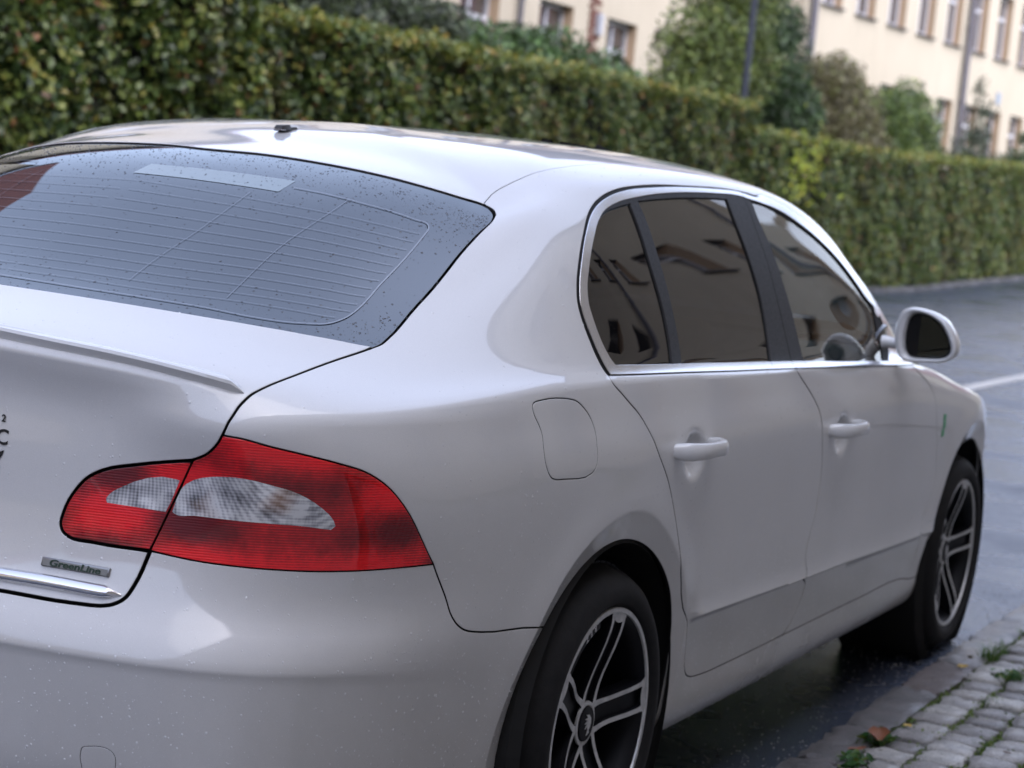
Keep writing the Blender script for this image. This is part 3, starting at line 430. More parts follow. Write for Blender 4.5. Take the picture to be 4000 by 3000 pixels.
def dens(p,closed,step=.02):
    p=np.array(p,float); out=[]
    n=len(p)
    for i in range(n if closed else n-1):
        a,b=p[i],p[(i+1)%n]; A=at(*np.clip(a,0,[27,21]));B=at(*np.clip(b,0,[27,21])); m=max(1,int(np.linalg.norm(A-B)/step))
        for t in range(m): out.append(a+(b-a)*t/m)
    if not closed: out.append(p[-1])
    return np.array(out)
def smoothc(p,closed):
    # round the simplified polyline again (Catmull-Rom on the surface parameters)
    p=np.array(p,float); n=len(p); out=[]
    if n<3: return p
    for i in range(n if closed else n-1):
        a,b,c,d=(p[(i-1)%n],p[i],p[(i+1)%n],p[(i+2)%n]) if closed else (p[max(i-1,0)],p[i],p[i+1],p[min(i+2,n-1)])
        L=np.linalg.norm(c-b)+1e-9;La=np.linalg.norm(b-a);Ld=np.linalg.norm(d-c)
        m1=((c-b)/L*La+(b-a)/La*L)/(L+La)*L if La>1e-6 else c-b
        m2=((d-c)/Ld*L+(c-b)/L*Ld)/(L+Ld)*L if Ld>1e-6 else c-b
        def ang(u,v): return np.dot(u,v)/(np.linalg.norm(u)*np.linalg.norm(v)+1e-12)
        if La>1e-6 and ang(b-a,c-b)<.55: m1=c-b
        if Ld>1e-6 and ang(c-b,d-c)<.55: m2=c-b
        k=4 if L>.05 else 2
        for t in np.arange(k)/k: out.append((2*t**3-3*t*t+1)*b+(t**3-2*t*t+t)*m1+(-2*t**3+3*t*t)*c+(t**3-t*t)*m2)
    if not closed: out.append(p[-1])
    return np.array(out)
for w,closed,p in curves:
    q=dens(smoothc(p,closed) if w>=0 else p,closed)
    k=len(V2); n=len(q)
    if w==-1:
        V2+= [tuple(a) for a in q]; E2+=[(k+i,k+i+1) for i in range(n-1)]; continue
    # overshoot of the open ends closes T junctions
    if not closed and w>0:
        pass
    if w==0:
        if not closed:
            d0=q[0]-q[1];d1=q[-1]-q[-2]
            q=np.vstack([q[0]+d0/np.linalg.norm(d0)*.06,q,q[-1]+d1/np.linalg.norm(d1)*.06]); n=len(q)
        V2+= [tuple(a) for a in q]; E2+=[(k+i,k+(i+1)%n) for i in range(n if closed else n-1)]; seamseg.add((len(V2),))
        continue
    if not closed:
        for e in (0,1):
            a,b=(q[0],q[1]) if e==0 else (q[-1],q[-2]); nn,du,dv=SN(*[np.array([min(max(a[0],0),27)]),np.array([min(max(a[1],0),21)])])
            d=a-b; L3=np.linalg.norm(d[0]*du[0]+d[1]*dv[0]); kk=len(V2); V2+= [tuple(a),tuple(a+d/L3*.009)]; E2.append((kk,kk+1)); k=len(V2)
        for e in (0,1):
            a,b=(q[0],q[1]) if e==0 else (q[-1],q[-2]); nn,du,dv=SN(*[np.array([min(max(a[0],0),27)]),np.array([min(max(a[1],0),21)])])
            d=a-b; L3=np.linalg.norm(d[0]*du[0]+d[1]*dv[0]); x=a+d/L3*.0015
            q=np.vstack([x,q]) if e==0 else np.vstack([q,x])
        n=len(q)
    uu=np.clip(q[:,0],0,27);vv=np.clip(q[:,1],0,21); nn,du,dv=SN(uu,vv)
    t=(np.roll(q,-1,0)-np.roll(q,1,0))
    if not closed: t[0]=q[1]-q[0]; t[-1]=q[-1]-q[-2]
    T=t[:,:1]*du+t[:,1:]*dv; T/=np.linalg.norm(T,axis=1)[:,None]+1e-12
    B=np.cross(nn,T)
    G=np.stack([np.stack([(du*du).sum(1),(du*dv).sum(1)],1),np.stack([(du*dv).sum(1),(dv*dv).sum(1)],1)],1)+np.eye(2)*1e-9
    rhs=np.stack([(B*du).sum(1),(B*dv).sum(1)],1); b2=np.linalg.solve(G,rhs[...,None])[...,0]
    l=q+b2*w/2; r=q-b2*w/2
    if closed:
        V2+= [tuple(a) for a in l]+[tuple(a) for a in r]
        E2+= [(k+i,k+(i+1)%n) for i in range(n)]+[(k+n+i,k+n+(i+1)%n) for i in range(n)]
    else:
        V2+= [tuple(a) for a in l]+[tuple(a) for a in r[::-1]]; E2+=[(k+i,k+(i+1)%(2*n)) for i in range(2*n)]
    for i in range(n if closed else n-1):
        j=(i+1)%n; ribs.append(np.array([l[i],l[j],r[j],r[i]]))
# domain border
k=len(V2)
bd=[(0,0),(27,0),(27,21),(0,21)]
bp=[]
for i in range(4):
    a,b=np.array(bd[i],float),np.array(bd[(i+1)%4],float)
    m=260 if i in (0,2) else 120
    for t in range(m): bp.append(a+(b-a)*t/m)
V2+= [tuple(a) for a in bp]; E2+=[(k+i,k+(i+1)%len(bp)) for i in range(len(bp))]
# interior grid
gp=[]
for i in range(27):
    for j in range(21):
        A=S(np.array([i,i+1,i,i+1.]),np.array([j,j,j+1,j+1.])); lu=max(np.linalg.norm(A[1]-A[0]),np.linalg.norm(A[3]-A[2])); lv=max(np.linalg.norm(A[2]-A[0]),np.linalg.norm(A[3]-A[1]))
        h=.024 if i>=8 or (i>=4 and j<14) else .05
        mu=max(1,round(lu/h)); mv=max(2 if j in (3,4,5,6,7,8,11,12,13,14) else 1,round(lv/h))
        for a in range(mu):
            for b in range(mv): gp.append((i+(a+.5)/mu,j+(b+.5)/mv))
for c in (HR,HF):
    for y in np.arange(-.09,.0901,.01):
        for z in np.arange(-.075,.0751,.01): gp.append(inv_side(c[1]+y,c[2]+z))
V2+=gp
res=delaunay_2d_cdt([Vector(v) for v in V2],E2,[],0,1e-5)
CV=np.array([tuple(v) for v in res[0]]); CE=res[1]; CF=np.array([f for f in res[2] if len(f)==3])
orig=res[4]
cen=CV[CF].mean(1)
keep=(cen[:,0]>0)&(cen[:,0]<27)&(cen[:,1]>0)&(cen[:,1]<21)
for p in arch: keep&=~pip(cen,p)
# remove the gaps
for q in ribs:
    lo=q.min(0);hi=q.max(0); idx=np.where(keep&(cen[:,0]>=lo[0])&(cen[:,0]<=hi[0])&(cen[:,1]>=lo[1])&(cen[:,1]<=hi[1]))[0]
    if len(idx):
        ins=pip(cen[idx],q); keep[idx[ins]]=False
# barriers: constraint edges that came from curves (not from the crease rings or the border)
nb=set(); base_e=0
eid=0
flag=[]
# walk again to know which input edges are barriers
barr=np.ones(len(E2),bool)
k=0
ec=0
for w,closed,p in curves:
    pass
barset=set()
rings_v=set()
for p in [c for c in curves if c[0]==-1]:
    for a in dens(p[2],False): rings_v.add((round(a[0],6),round(a[1],6)))
for i,(a,b) in enumerate(E2):
    if (round(V2[a][0],6),round(V2[a][1],6)) in rings_v and (round(V2[b][0],6),round(V2[b][1],6)) in rings_v: barr[i]=False
for e,o_ in zip(CE,orig):
    if any(x<len(E2) and barr[x] for x in o_): barset.add((min(e),max(e)))
Fk=CF[keep]
em={}
for fi,f in enumerate(Fk):
    for a,b in ((f[0],f[1]),(f[1],f[2]),(f[2],f[0])): em.setdefault((min(a,b),max(a,b)),[]).append(fi)
comp=-np.ones(len(Fk),int); nc=0
adj=[[] for _ in range(len(Fk))]
for e,fs in em.items():
    if len(fs)==2 and e not in barset: adj[fs[0]].append(fs[1]); adj[fs[1]].append(fs[0])
for i in range(len(Fk)):
    if comp[i]<0:
        st=[i]; comp[i]=nc
        while st:
            x=st.pop()
            for y in adj[x]:
                if comp[y]<0: comp[y]=nc; st.append(y)
        nc+=1
P3=S(np.clip(CV[:,0],0,27),np.clip(CV[:,1],0,21)); N3=SN(np.clip(CV[:,0],0,27),np.clip(CV[:,1],0,21))[0]
area=np.linalg.norm(np.cross(P3[Fk[:,1]]-P3[Fk[:,0]],P3[Fk[:,2]]-P3[Fk[:,0]]),axis=1)/2
def comp_at(u,v):
    T=CV[Fk]; p=np.array([u,v]); a,b,c=T[:,0],T[:,1],T[:,2]
    def s_(q,r): return (r[:,0]-q[:,0])*(p[1]-q[:,1])-(r[:,1]-q[:,1])*(p[0]-q[:,0])
    x,y,z=s_(a,b),s_(b,c),s_(c,a); ok=((x>=0)&(y>=0)&(z>=0))|((x<=0)&(y<=0)&(z<=0)); i=np.where(ok)[0]
    return comp[i[0]] if len(i) else -1
SE2={k:v for k,v in SE.items() if k not in('trim_low','trim_low_front','trim_front')}; SE2.update(windscreen=(2,17),bonnet=(2,14),front_bumper=(1,3),headlight=(3.3,11.4),grille=(.5,9.5))
SE2['front_fender']=(5.6,12); SE2['pillar_front']=(11.44,14.93)
name_of={}
for k_,p_ in SE2.items():
    c_=comp_at(*p_)
    if c_ in name_of and c_>=0: print('MERGED',k_,'with',name_of[c_])
    elif c_<0: print('NO COMPONENT',k_,p_)
    name_of[c_]=name_of.get(c_,k_)
for q_ in [tuple(SE[k]) for k in ('trim_low','trim_low_front','trim_front') if k in SE]+[(10.19,13.28),(9.69,15.93)]:
    c_=comp_at(*q_)
    if c_ not in name_of: name_of[c_]='trim'
dlo=[tuple(p) for p in Cv['dlo_outer']['p']]+[tuple(p) for p in Cv['dlo_outer_front']['p']]+[tuple(p) for p in Cv['dlo_low']['p']][::-1]
lab=[]
for c_ in range(nc):
    if c_ in name_of: lab.append(name_of[c_]); continue
    i=np.where(comp==c_)[0]; m=(cen[keep][i]*area[i][:,None]).sum(0)/area[i].sum()
    A_=area[i].sum()
    inside=pip(m[None],dlo)[0]
    lab.append('trim' if inside and abs(m[0]-9.68)<.15 and abs(m[1]-15.93)<.12 else 'window_frame' if inside else 'body')
    if A_>.002: print('unnamed component',c_,np.round(m,2),round(A_,4),lab[-1])
lab=np.array(lab); FL=lab[comp]
SPEC={ # label: (object name, material, outset, lip depth, symmetric in one object)
 'roof':('roof_panel','paint',0,.012,1),'rear_glass':('rear_window','rear_glass',-.0035,.006,1),'boot_lid':('boot_lid','paint',0,.014,1),'rear_bumper':('rear_bumper','paint',0,.014,1),
 'body':('body_side','paint',0,.014,0),'fuel_flap':('fuel_flap','paint',0,.010,2),'rear_door':('rear_door','paint',0,.014,0),'front_door':('front_door','paint',0,.014,0),'front_fender':('front_fender','paint',0,.014,0),
 'lamp_outer':('tail_light','red',.001,.012,0),'lamp_inner':('boot_light','red',.001,.012,0),'lens_outer':('lens','clear',.0012,.002,3),'lens_inner':('lens','clear',.0012,.002,3),
 'trim':('window_trim','trim',.003,.006,0),
 'quarter_glass':('quarter_window','dark_glass',-.003,.006,0),'rear_side_glass':('rear_door_window','dark_glass',-.003,.006,0),'front_side_glass':('front_door_window','clear_glass',-.003,.006,0),
 'pillar_rear':('pillar_cover','pillar',.001,.006,0),'pillar_front':('pillar_cover','pillar',.001,.006,0),'window_frame':('window_seal','rubber_gap_shade',0,.010,0),
 'tow_cover':('tow_cover','paint',0,.010,2),'windscreen':('windscreen','front_glass',-.003,.006,1),'bonnet':('bonnet','paint',0,.012,1),'front_bumper':('front_bumper','paint',0,.012,1),'headlight':('headlight','clear',0,.010,0),'grille':('grille','black',-.01,.01,1)}
def panel(label,flip=False,both=False,sub=None):
    name,mat,outs,depth,_=SPEC[label]
    idx=np.where(FL==label)[0] if sub is None else sub
    F=Fk[idx]; used=np.unique(F); mp=-np.ones(len(CV),int); mp[used]=np.arange(len(used))
    V=P3[used]+N3[used]*outs; Nn=N3[used]; F=mp[F]; uv=CV[used]
    # orient triangles outwards
    nf=np.cross(V[F[:,1]]-V[F[:,0]],V[F[:,2]]-V[F[:,0]]); bad=(nf*Nn[F[:,0]]).sum(1)<0; F[bad]=F[bad][:,::-1]
    ed={}
    for f in F:
        for a,b in ((f[0],f[1]),(f[1],f[2]),(f[2],f[0])): ed[(a,b)]=1
    bnd=[(a,b) for (a,b) in ed if (b,a) not in ed and not (abs(V[a][0])<2e-4 and abs(V[b][0])<2e-4)]
    out={}
    for a,b in bnd:
        e=V[b]-V[a]; t=np.cross(e,Nn[a]); l=np.linalg.norm(t)
        if l<1e-9: continue
        t/=l
        for x in (a,b): out.setdefault(x,[]).append(t)
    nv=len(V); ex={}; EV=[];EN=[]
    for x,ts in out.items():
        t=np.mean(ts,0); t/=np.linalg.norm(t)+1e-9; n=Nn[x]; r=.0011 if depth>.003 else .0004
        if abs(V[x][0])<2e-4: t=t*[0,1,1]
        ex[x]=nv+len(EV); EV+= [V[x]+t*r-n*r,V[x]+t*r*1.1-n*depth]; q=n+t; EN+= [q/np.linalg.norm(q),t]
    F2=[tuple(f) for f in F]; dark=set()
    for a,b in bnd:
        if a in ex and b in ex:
            A,B=ex[a],ex[b]; F2+= [(b,a,A,B),(B,A,A+1,B+1)]; dark.add((B,A,A+1,B+1)); dark.add((A,B,B+1,A+1))  # deep strip of the lip is blackened: gap shade put into the colour
    V=np.vstack([V,np.array(EV).reshape(-1,3)]) if EV else V; Nn=np.vstack([Nn,np.array(EN).reshape(-1,3)]) if EV else Nn
    if flip or both:
        mV=V*[-1,1,1]; mN=Nn*[-1,1,1]; mF=[tuple(reversed(f)) for f in F2]; di=[f in dark for f in F2]
        if both:
            m2=np.arange(len(V))+len(V); z=np.abs(V[:,0])<1e-6; m2[z]=np.where(z)[0]
            F2=F2+[tuple(m2[i] for i in f) for f in mF]; V=np.vstack([V,mV]); Nn=np.vstack([Nn,mN])
            Nn[:len(z)][z,0]=0
        else: V,Nn,F2=mV,mN,mF
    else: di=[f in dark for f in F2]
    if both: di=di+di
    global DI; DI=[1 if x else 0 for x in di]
    return V,Nn,F2
car=empty('parked_car'); tag(car,'white saloon car parked by the kerb, beaded with rain','car')
OBJ={}
for label,(name,mat,outs,depth,sym) in SPEC.items():
    if not (FL==label).any(): print('empty',label); continue
    if sym==1: V,Nn,F_=panel(label,both=True); OBJ[label]=[mesh(name,V,F_,[M[mat],M['rubber_gap_shade']],car,normals=Nn,mi=DI)]
    elif sym==2: V,Nn,F_=panel(label); OBJ[label]=[mesh(name,V,F_,[M[mat],M['rubber_gap_shade']],car,normals=Nn,mi=DI)]
    else:
        L_=[]
        for fl in (False,True):
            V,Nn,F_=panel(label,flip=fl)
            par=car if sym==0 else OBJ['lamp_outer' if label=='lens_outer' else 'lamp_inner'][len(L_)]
            L_.append(mesh(name,V,F_,[M[mat],M['rubber_gap_shade']],par,normals=Nn,mi=DI))
        OBJ[label]=L_
# mirror fuel flap and tow cover openings are closed on the far side with plain pieces
for label in ('fuel_flap','tow_cover'):
    V,Nn,F_=panel(label,flip=True); mesh('body_insert',V,F_,M['paint'],car,normals=Nn)
# dark cavity behind the gaps
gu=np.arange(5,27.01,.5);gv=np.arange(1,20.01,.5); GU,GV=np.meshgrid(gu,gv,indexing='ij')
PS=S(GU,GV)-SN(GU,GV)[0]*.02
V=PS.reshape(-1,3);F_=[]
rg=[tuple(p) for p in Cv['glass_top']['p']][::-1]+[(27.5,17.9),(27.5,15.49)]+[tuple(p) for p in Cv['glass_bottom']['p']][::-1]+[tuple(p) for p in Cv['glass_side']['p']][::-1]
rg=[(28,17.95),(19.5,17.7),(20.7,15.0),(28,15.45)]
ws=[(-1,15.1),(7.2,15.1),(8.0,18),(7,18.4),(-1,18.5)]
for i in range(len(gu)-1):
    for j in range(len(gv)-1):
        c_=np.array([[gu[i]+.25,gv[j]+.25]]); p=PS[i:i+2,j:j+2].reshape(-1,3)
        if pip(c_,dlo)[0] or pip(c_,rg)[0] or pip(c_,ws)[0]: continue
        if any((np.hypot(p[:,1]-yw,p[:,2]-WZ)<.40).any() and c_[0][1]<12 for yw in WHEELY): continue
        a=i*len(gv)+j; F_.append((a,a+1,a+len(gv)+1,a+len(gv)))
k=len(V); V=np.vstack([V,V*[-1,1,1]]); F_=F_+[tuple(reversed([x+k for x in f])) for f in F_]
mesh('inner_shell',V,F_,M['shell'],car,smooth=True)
print('triangles in body',len(Fk),'components',nc)
# ------------------------------------------------------------ parts fixed to the body
def frame_at(u,v):
    p=at(u,v); n,du,dv=SN(np.array([u]),np.array([v])); return p,n[0],du[0],dv[0]
def both(fn):
    for s in (1,-1): fn(s)
def mir(V,s): return [(v[0]*s,v[1],v[2]) for v in V]
# boot lid lip: a raised ledge that runs across the edge of the lid
pts=[tuple(p) for p in LN['spoiler_top']]; pts=[(27.0,pts[0][1]+.0)]+pts
sp=smoothc(np.array(pts),False)
V=[];F_=[]
prof=[(-.034,.0005),(-.024,.007),(-.012,.0135),(-.003,.0155),(.0015,.0125),(.003,.0),(.001,-.018),(-.004,-.028)]
n_=len(sp)
for i,(u,v) in enumerate(sp):
    p,n,du,dv=frame_at(min(u,27),v); d=-dv/np.linalg.norm(dv); f=min(1,(n_-1-i)/5+.12); 
    if u>=26.99: p=p*[0,1,1]
    for a,h in prof: V.append(p+d*a*(.4+.6*f)+n*h*f)
m=len(prof)
for i in range(n_-1):
    for k in range(m-1): F_.append((i*m+k,i*m+k+1,(i+1)*m+k+1,(i+1)*m+k))
k=len(V); V=V+[tuple(np.array(v)*[-1,1,1]) for v in V]; F_=F_+[tuple(reversed([x+k for x in f])) for f in F_]
bl=OBJ['boot_lid'][0]
lip=MB().add(V,F_).build('spoiler_lip',M['paint'],bl,smooth=True)
# bright strip above the bumper
st=[tuple(p) for p in LN['strip']]; st=smoothc(np.array([(27.0,st[0][1])]+st),False); V=[];F_=[]; m=8
for i,(u,v) in enumerate(st):
    p,n,du,dv=frame_at(min(u,27),v); d=dv/np.linalg.norm(dv); t=i/(len(st)-1); w=.0115*(1-sm(.86,1.02,t)*.85); h=.012*(1-sm(.9,1.02,t)*.8)
    if u>=26.99: p=p*[0,1,1]
    for k in range(m):
        a=math.pi*k/(m-1); V.append(p+d*w*math.cos(a)+n*(h*math.sin(a)**.7-.001))
for i in range(len(st)-1):
    for k in range(m-1): F_.append((i*m+k,i*m+k+1,(i+1)*m+k+1,(i+1)*m+k))
e=len(st)-1; F_.append(tuple(e*m+k for k in range(m)))
k=len(V); V=V+[tuple(np.array(v)*[-1,1,1]) for v in V]; F_=F_+[tuple(reversed([x+k for x in f])) for f in F_]
MB().add(V,F_).build('chrome_strip',M['chrome'],bl,smooth=True)
# name badge
c=[at(*PT['badge_'+k]) for k in ('tl','tr','br','bl')]; nn=nat(*PT['badge_tl']); ctr=sum(c)/4
X=(c[1]-c[0])+(c[2]-c[3]); X/=np.linalg.norm(X); Y=np.cross(nn,X)
if Y[2]<0: Y=-Y
Z=np.cross(X,Y); 
if Z[1]>0: Z=-Z
bw=np.linalg.norm(c[1]-c[0]); bh=np.linalg.norm(c[0]-c[3])
mat4=Matrix(((X[0],Y[0],Z[0],ctr[0]),(X[1],Y[1],Z[1],ctr[1]),(X[2],Y[2],Z[2],ctr[2]),(0,0,0,1)))
def onto(o,M4): o.data.transform(M4)
b_=MB().box((0,0,.002),(bw,bh,.005)).build('model_badge',M['badge'],bl,bevel=.0018,smooth=True); onto(b_,mat4)
b2=MB().box((0,-.0012,.0048),(bw*.94,bh*.66,.0008)).build('badge_field',simple('badge_field',(.22,.22,.21),.5,.3),b_); onto(b2,mat4)
def text(s_,size,depth,name,mat,parent,M4,shear=0,sx=1.,align='CENTER',thick=0.):
    cu=bpy.data.curves.new(name,'FONT'); cu.body=s_; cu.size=size; cu.extrude=depth; cu.align_x=align; cu.align_y='CENTER'; cu.shear=shear; cu.offset=thick; cu.resolution_u=3
    tmp=bpy.data.objects.new(name,cu); me=bpy.data.meshes.new_from_object(tmp); bpy.data.objects.remove(tmp)
    me.materials.clear(); me.materials.append(mat); me.transform(Matrix.Diagonal((sx,1,1,1))); me.transform(M4)
    o=bpy.data.objects.new(name,me); return link(o,parent)
t_=text('GreenLine',bh*1.0,.0007,'badge_lettering',M['green'],b_,mat4@Matrix.Translation((0,-.0008,.0058)),shear=.1,sx=1.42,thick=.0003)
# black transfer on the lid: curled letters over a crown
p,n,du,dv=frame_at(*PT['sticker']); Xs=-du/np.linalg.norm(du); 
if Xs[0]<0: Xs=-Xs
Zs=n; Ys=np.cross(Zs,Xs); 
Ms=Matrix(((Xs[0],Ys[0],Zs[0],p[0]),(Xs[1],Ys[1],Zs[1],p[1]),(Xs[2],Ys[2],Zs[2],p[2]),(0,0,0,1)))
sk=text('FC',.034,.0002,'lid_transfer',M['sticker'],bl,Ms@Matrix.Translation((-.006,.0,.0008)),thick=.0006)
crown=[(-.06,-.022),(-.045,-.03),(-.03,-.022),(-.015,-.03),(0,-.022),(.008,-.019),(.005,-.028),(0,-.034),(-.001,-.042),(.004,-.047),(-.004,-.049),(-.06,-.049)]
MB().prism(crown,.0004,.0010,'z').build('crown_print',M['sticker'],sk).data.transform(Ms)
fr=MB()
for a in ((-.03,-.053,.06,.003),(-.0015,-.064,.0035,.024),(-.03,-.076,.06,.003)): fr.box((a[0],a[1],.0007),(a[2],a[3],.0006))
fr.build('shield_print',M['sticker'],sk).data.transform(Ms)
text('2',.016,.0002,'small_print',M['sticker'],sk,Ms@Matrix.Translation((.001,.030,.0008)),thick=.0004)
# door handles
def handle(P,door,s):
    y0,z0=P[1],P[2]; V=[];F_=[];m=12;K=22
    up,vp=inv_side(y0,z0); base=at(up,vp)
    L=.097
    pth=[]
    for i in range(K):
        t=i/(K-1); y=y0-L+2*L*t; 
        xo=.004+.043*(1-abs(2*t-1)**3.4)
        uu_,vv_=inv_side(y,z0); sx_=_S0(np.array([uu_]),np.array([vv_]))[0][0]
        # raise the hidden ends into the skin
        pth.append((sx_+xo-(.010 if i in(0,K-1) else 0),y,z0+.004*math.sin(math.pi*t)))
    for i,(x,y,z) in enumerate(pth):
        t=i/(K-1); w=.0185*(1-.16*math.sin(math.pi*t)**2)*(1 if 0<i<K-1 else .8); d=.0105+.005*abs(2*t-1)**2
        a0=pth[max(i-1,0)];a1=pth[min(i+1,K-1)]; T=Vector((a1[0]-a0[0],a1[1]-a0[1],0)).normalized(); O=Vector((T.y,-T.x,0))
        if O.x<0: O=-O
        for k in range(m):
            a=2*math.pi*k/m; c_,s_=math.cos(a),math.sin(a); c_=math.copysign(abs(c_)**.75,c_); s_=math.copysign(abs(s_)**.75,s_)
            V.append((x+O.x*d*c_,y+O.y*d*c_,z+w*s_))
    for i in range(K-1):
        for k in range(m): j=(k+1)%m; F_.append((i*m+k,i*m+j,(i+1)*m+j,(i+1)*m+k))
    F_.append(tuple(range(m-1,-1,-1)));F_.append(tuple((K-1)*m+k for k in range(m)))
    MB().add(mir(V,s),F_).build('door_handle',M['paint'],door,smooth=True)
for i,s in enumerate((1,-1)):
    handle(HR,OBJ['rear_door'][i],s); handle(HF,OBJ['front_door'][i],s)
# roof aerial stub
p,n,du,dv=frame_at(*PT['antenna']); p=p*[0,1,1]
a_=MB()
a_.prism([(-.012,-.028),(.012,-.028),(.014,.0),(.010,.034),(0,.046),(-.010,.034),(-.014,0)],0,.003,'z')
a_.build('aerial_base',M['plastic'],car,bevel=.002,smooth=True,loc=tuple(p+[0,0,-.001]))
a2=MB(); yy=[-.030,-.024,.004,.012,.030,.046]; hh=[.003,.010,.013,.007,.010,.003]; ww=[.011,.012,.011,.007,.010,.006]
V=[];F_=[]
for y,h,w in zip(yy,hh,ww):
    for a,b in ((-w,.002),(-w*.7,h),(w*.7,h),(w,.002)): V.append((a,y,b))
for i in range(len(yy)-1):
    for k in range(3): F_.append((i*4+k,i*4+k+1,i*4+5+k,i*4+4+k))
F_+= [(3,2,1,0),tuple(len(V)-4+k for k in range(4))]
a2.add(V,F_).build('aerial',M['plastic'],car,smooth=True,loc=tuple(p+[0,0,.001]))
# heated window wires and the high brake light
def ribbon(pts,w,off,name,mat,parent,mirror=True):
    pts=[(min(a,27),b) for a,b in pts]; q=dens(smoothc(np.array(pts),False),False,.03); n,du,dv=SN(q[:,0],q[:,1]); P=S(q[:,0],q[:,1])+n*off
    T=np.gradient(P,axis=0); T/=np.linalg.norm(T,axis=1)[:,None]+1e-9; B=np.cross(n,T)
    return P+B*w/2,P-B*w/2
hv=MB()
def addr(pts,w):
    a,b=ribbon(pts,w,-.0018,'','','')
    for s in (1,-1):
        V=[(x[0]*s,x[1],x[2]) for x in a]+[(x[0]*s,x[1],x[2]) for x in b]; k=len(a); hv.add(V,[(i,i+1,k+i+1,k+i) for i in range(k-1)])
addr([tuple(p) for p in LN['bus']]+[(26.95,LN['bus'][-1][1])],.0027)
ends=[]
for i in range(12):
    p=[tuple(x) for x in LN['wire%d'%i]]; vv_=p[0][1]; last=p[-1]
    addr(p+([(26.98,last[1])] if last[0]<26.9 else []),.0010)
addr([tuple(p) for p in LN['tie0']],.0008); addr([tuple(p) for p in LN['tie1']],.0008)
tag(hv.build('heater_wires',M['heater'],OBJ['rear_glass'][0]),kind='stuff')
V=[]
bu=[(u,1) for u in np.linspace(24.63,27,16)]+[(u,-1) for u in np.linspace(27,26.7,4)[1:]]
for u,s_ in bu:
    t=(u-24.63)/2.37 if s_==1 else 1
    for v in (17.355-.05*t,17.125-.02*t): q,n,du,dv=frame_at(u,v); V.append((q-n*.0028)*[s_,1,1])
MB().add(V,[(2*i,2*i+1,2*i+3,2*i+2) for i in range(len(bu)-1)]).build('high_brake_light',simple('brake_light_cover',(.14,.20,.22),.15,0,IOR=2.6),OBJ['rear_glass'][0])
# rain beads on the rear window
rn=np.random.default_rng(3); dv_=MB(); cnt=0
for _ in range(7500):
    u=rn.uniform(19.8,27);v=rn.uniform(15.1,17.9)
    if not pip(np.array([[u,v]]),rg)[0]: continue
    dens_=max(.12,abs(v-16.3)/1.2)**1.5*(1.5 if v<16.3 else 1)+.08
    if rn.random()>dens_: continue
    p,n,du,dv=frame_at(u,v)
    if CV is None: continue
    t=dv/np.linalg.norm(dv); b=np.cross(n,t); r=.0008+.0017*rn.random()**3; s=rn.choice((-1,1)); el=1+.5*rn.random()
    m=6; V=[]
    for k in range(m): a=2*math.pi*k/m; V.append((p+b*r*math.cos(a)+t*r*el*math.sin(a)-n*.0031)*[s,1,1])
    V.append((p+n*(r*.55-.0031))*[s,1,1]); dv_.add(V,[(k,(k+1)%m,m) for k in range(m)]); cnt+=1
dr=dv_.build('rain_drops',M['drop'],OBJ['rear_glass'][0],smooth=False)
for f in dr.data.polygons: f.use_smooth=True
tag(dr,kind='stuff')
# rain beads on the paint: denser low on the panels
bd_=MB(); rn=np.random.default_rng(5)
tri=np.where(np.isin(FL,['body','rear_bumper','rear_door','front_door','boot_lid','fuel_flap']))[0]
vis=tri[(P3[Fk[tri]].mean(1)[:,1]<2.6)]; pr_=area[vis]*(.35+1.1*sm(1.0,.45,P3[Fk[vis]].mean(1)[:,2])); pr_=pr_/pr_.sum()
for i in rn.choice(vis,11000,p=pr_):
    a=rn.random(2); a=a if a.sum()<1 else 1-a; f=Fk[i]; p=P3[f[0]]*(1-a.sum())+P3[f[1]]*a[0]+P3[f[2]]*a[1]; n=N3[f[0]]*(1-a.sum())+N3[f[1]]*a[0]+N3[f[2]]*a[1]; n/=np.linalg.norm(n)
    t=np.cross(n,[0,0,1.]); t/=np.linalg.norm(t)+1e-9; b=np.cross(n,t); r=.0008+.0017*rn.random()**3; V=[]
    for k in range(6): w_=2*math.pi*k/6; V.append(p+(t*math.cos(w_)+b*math.sin(w_)*(1+.6*a[0]))*r-n*.0002)
    V.append(p+n*r*.62); bd_.add(V,[(k,(k+1)%6,6) for k in range(6)])
M['bead']=simple('rain_bead',(.70,.70,.71),.04,0,Coat_Weight=1.0,Coat_IOR=1.6,IOR=1.5)
o=bd_.build('paint_drops',M['bead'],car); tag(o,kind='stuff')
for f in o.data.polygons: f.use_smooth=True
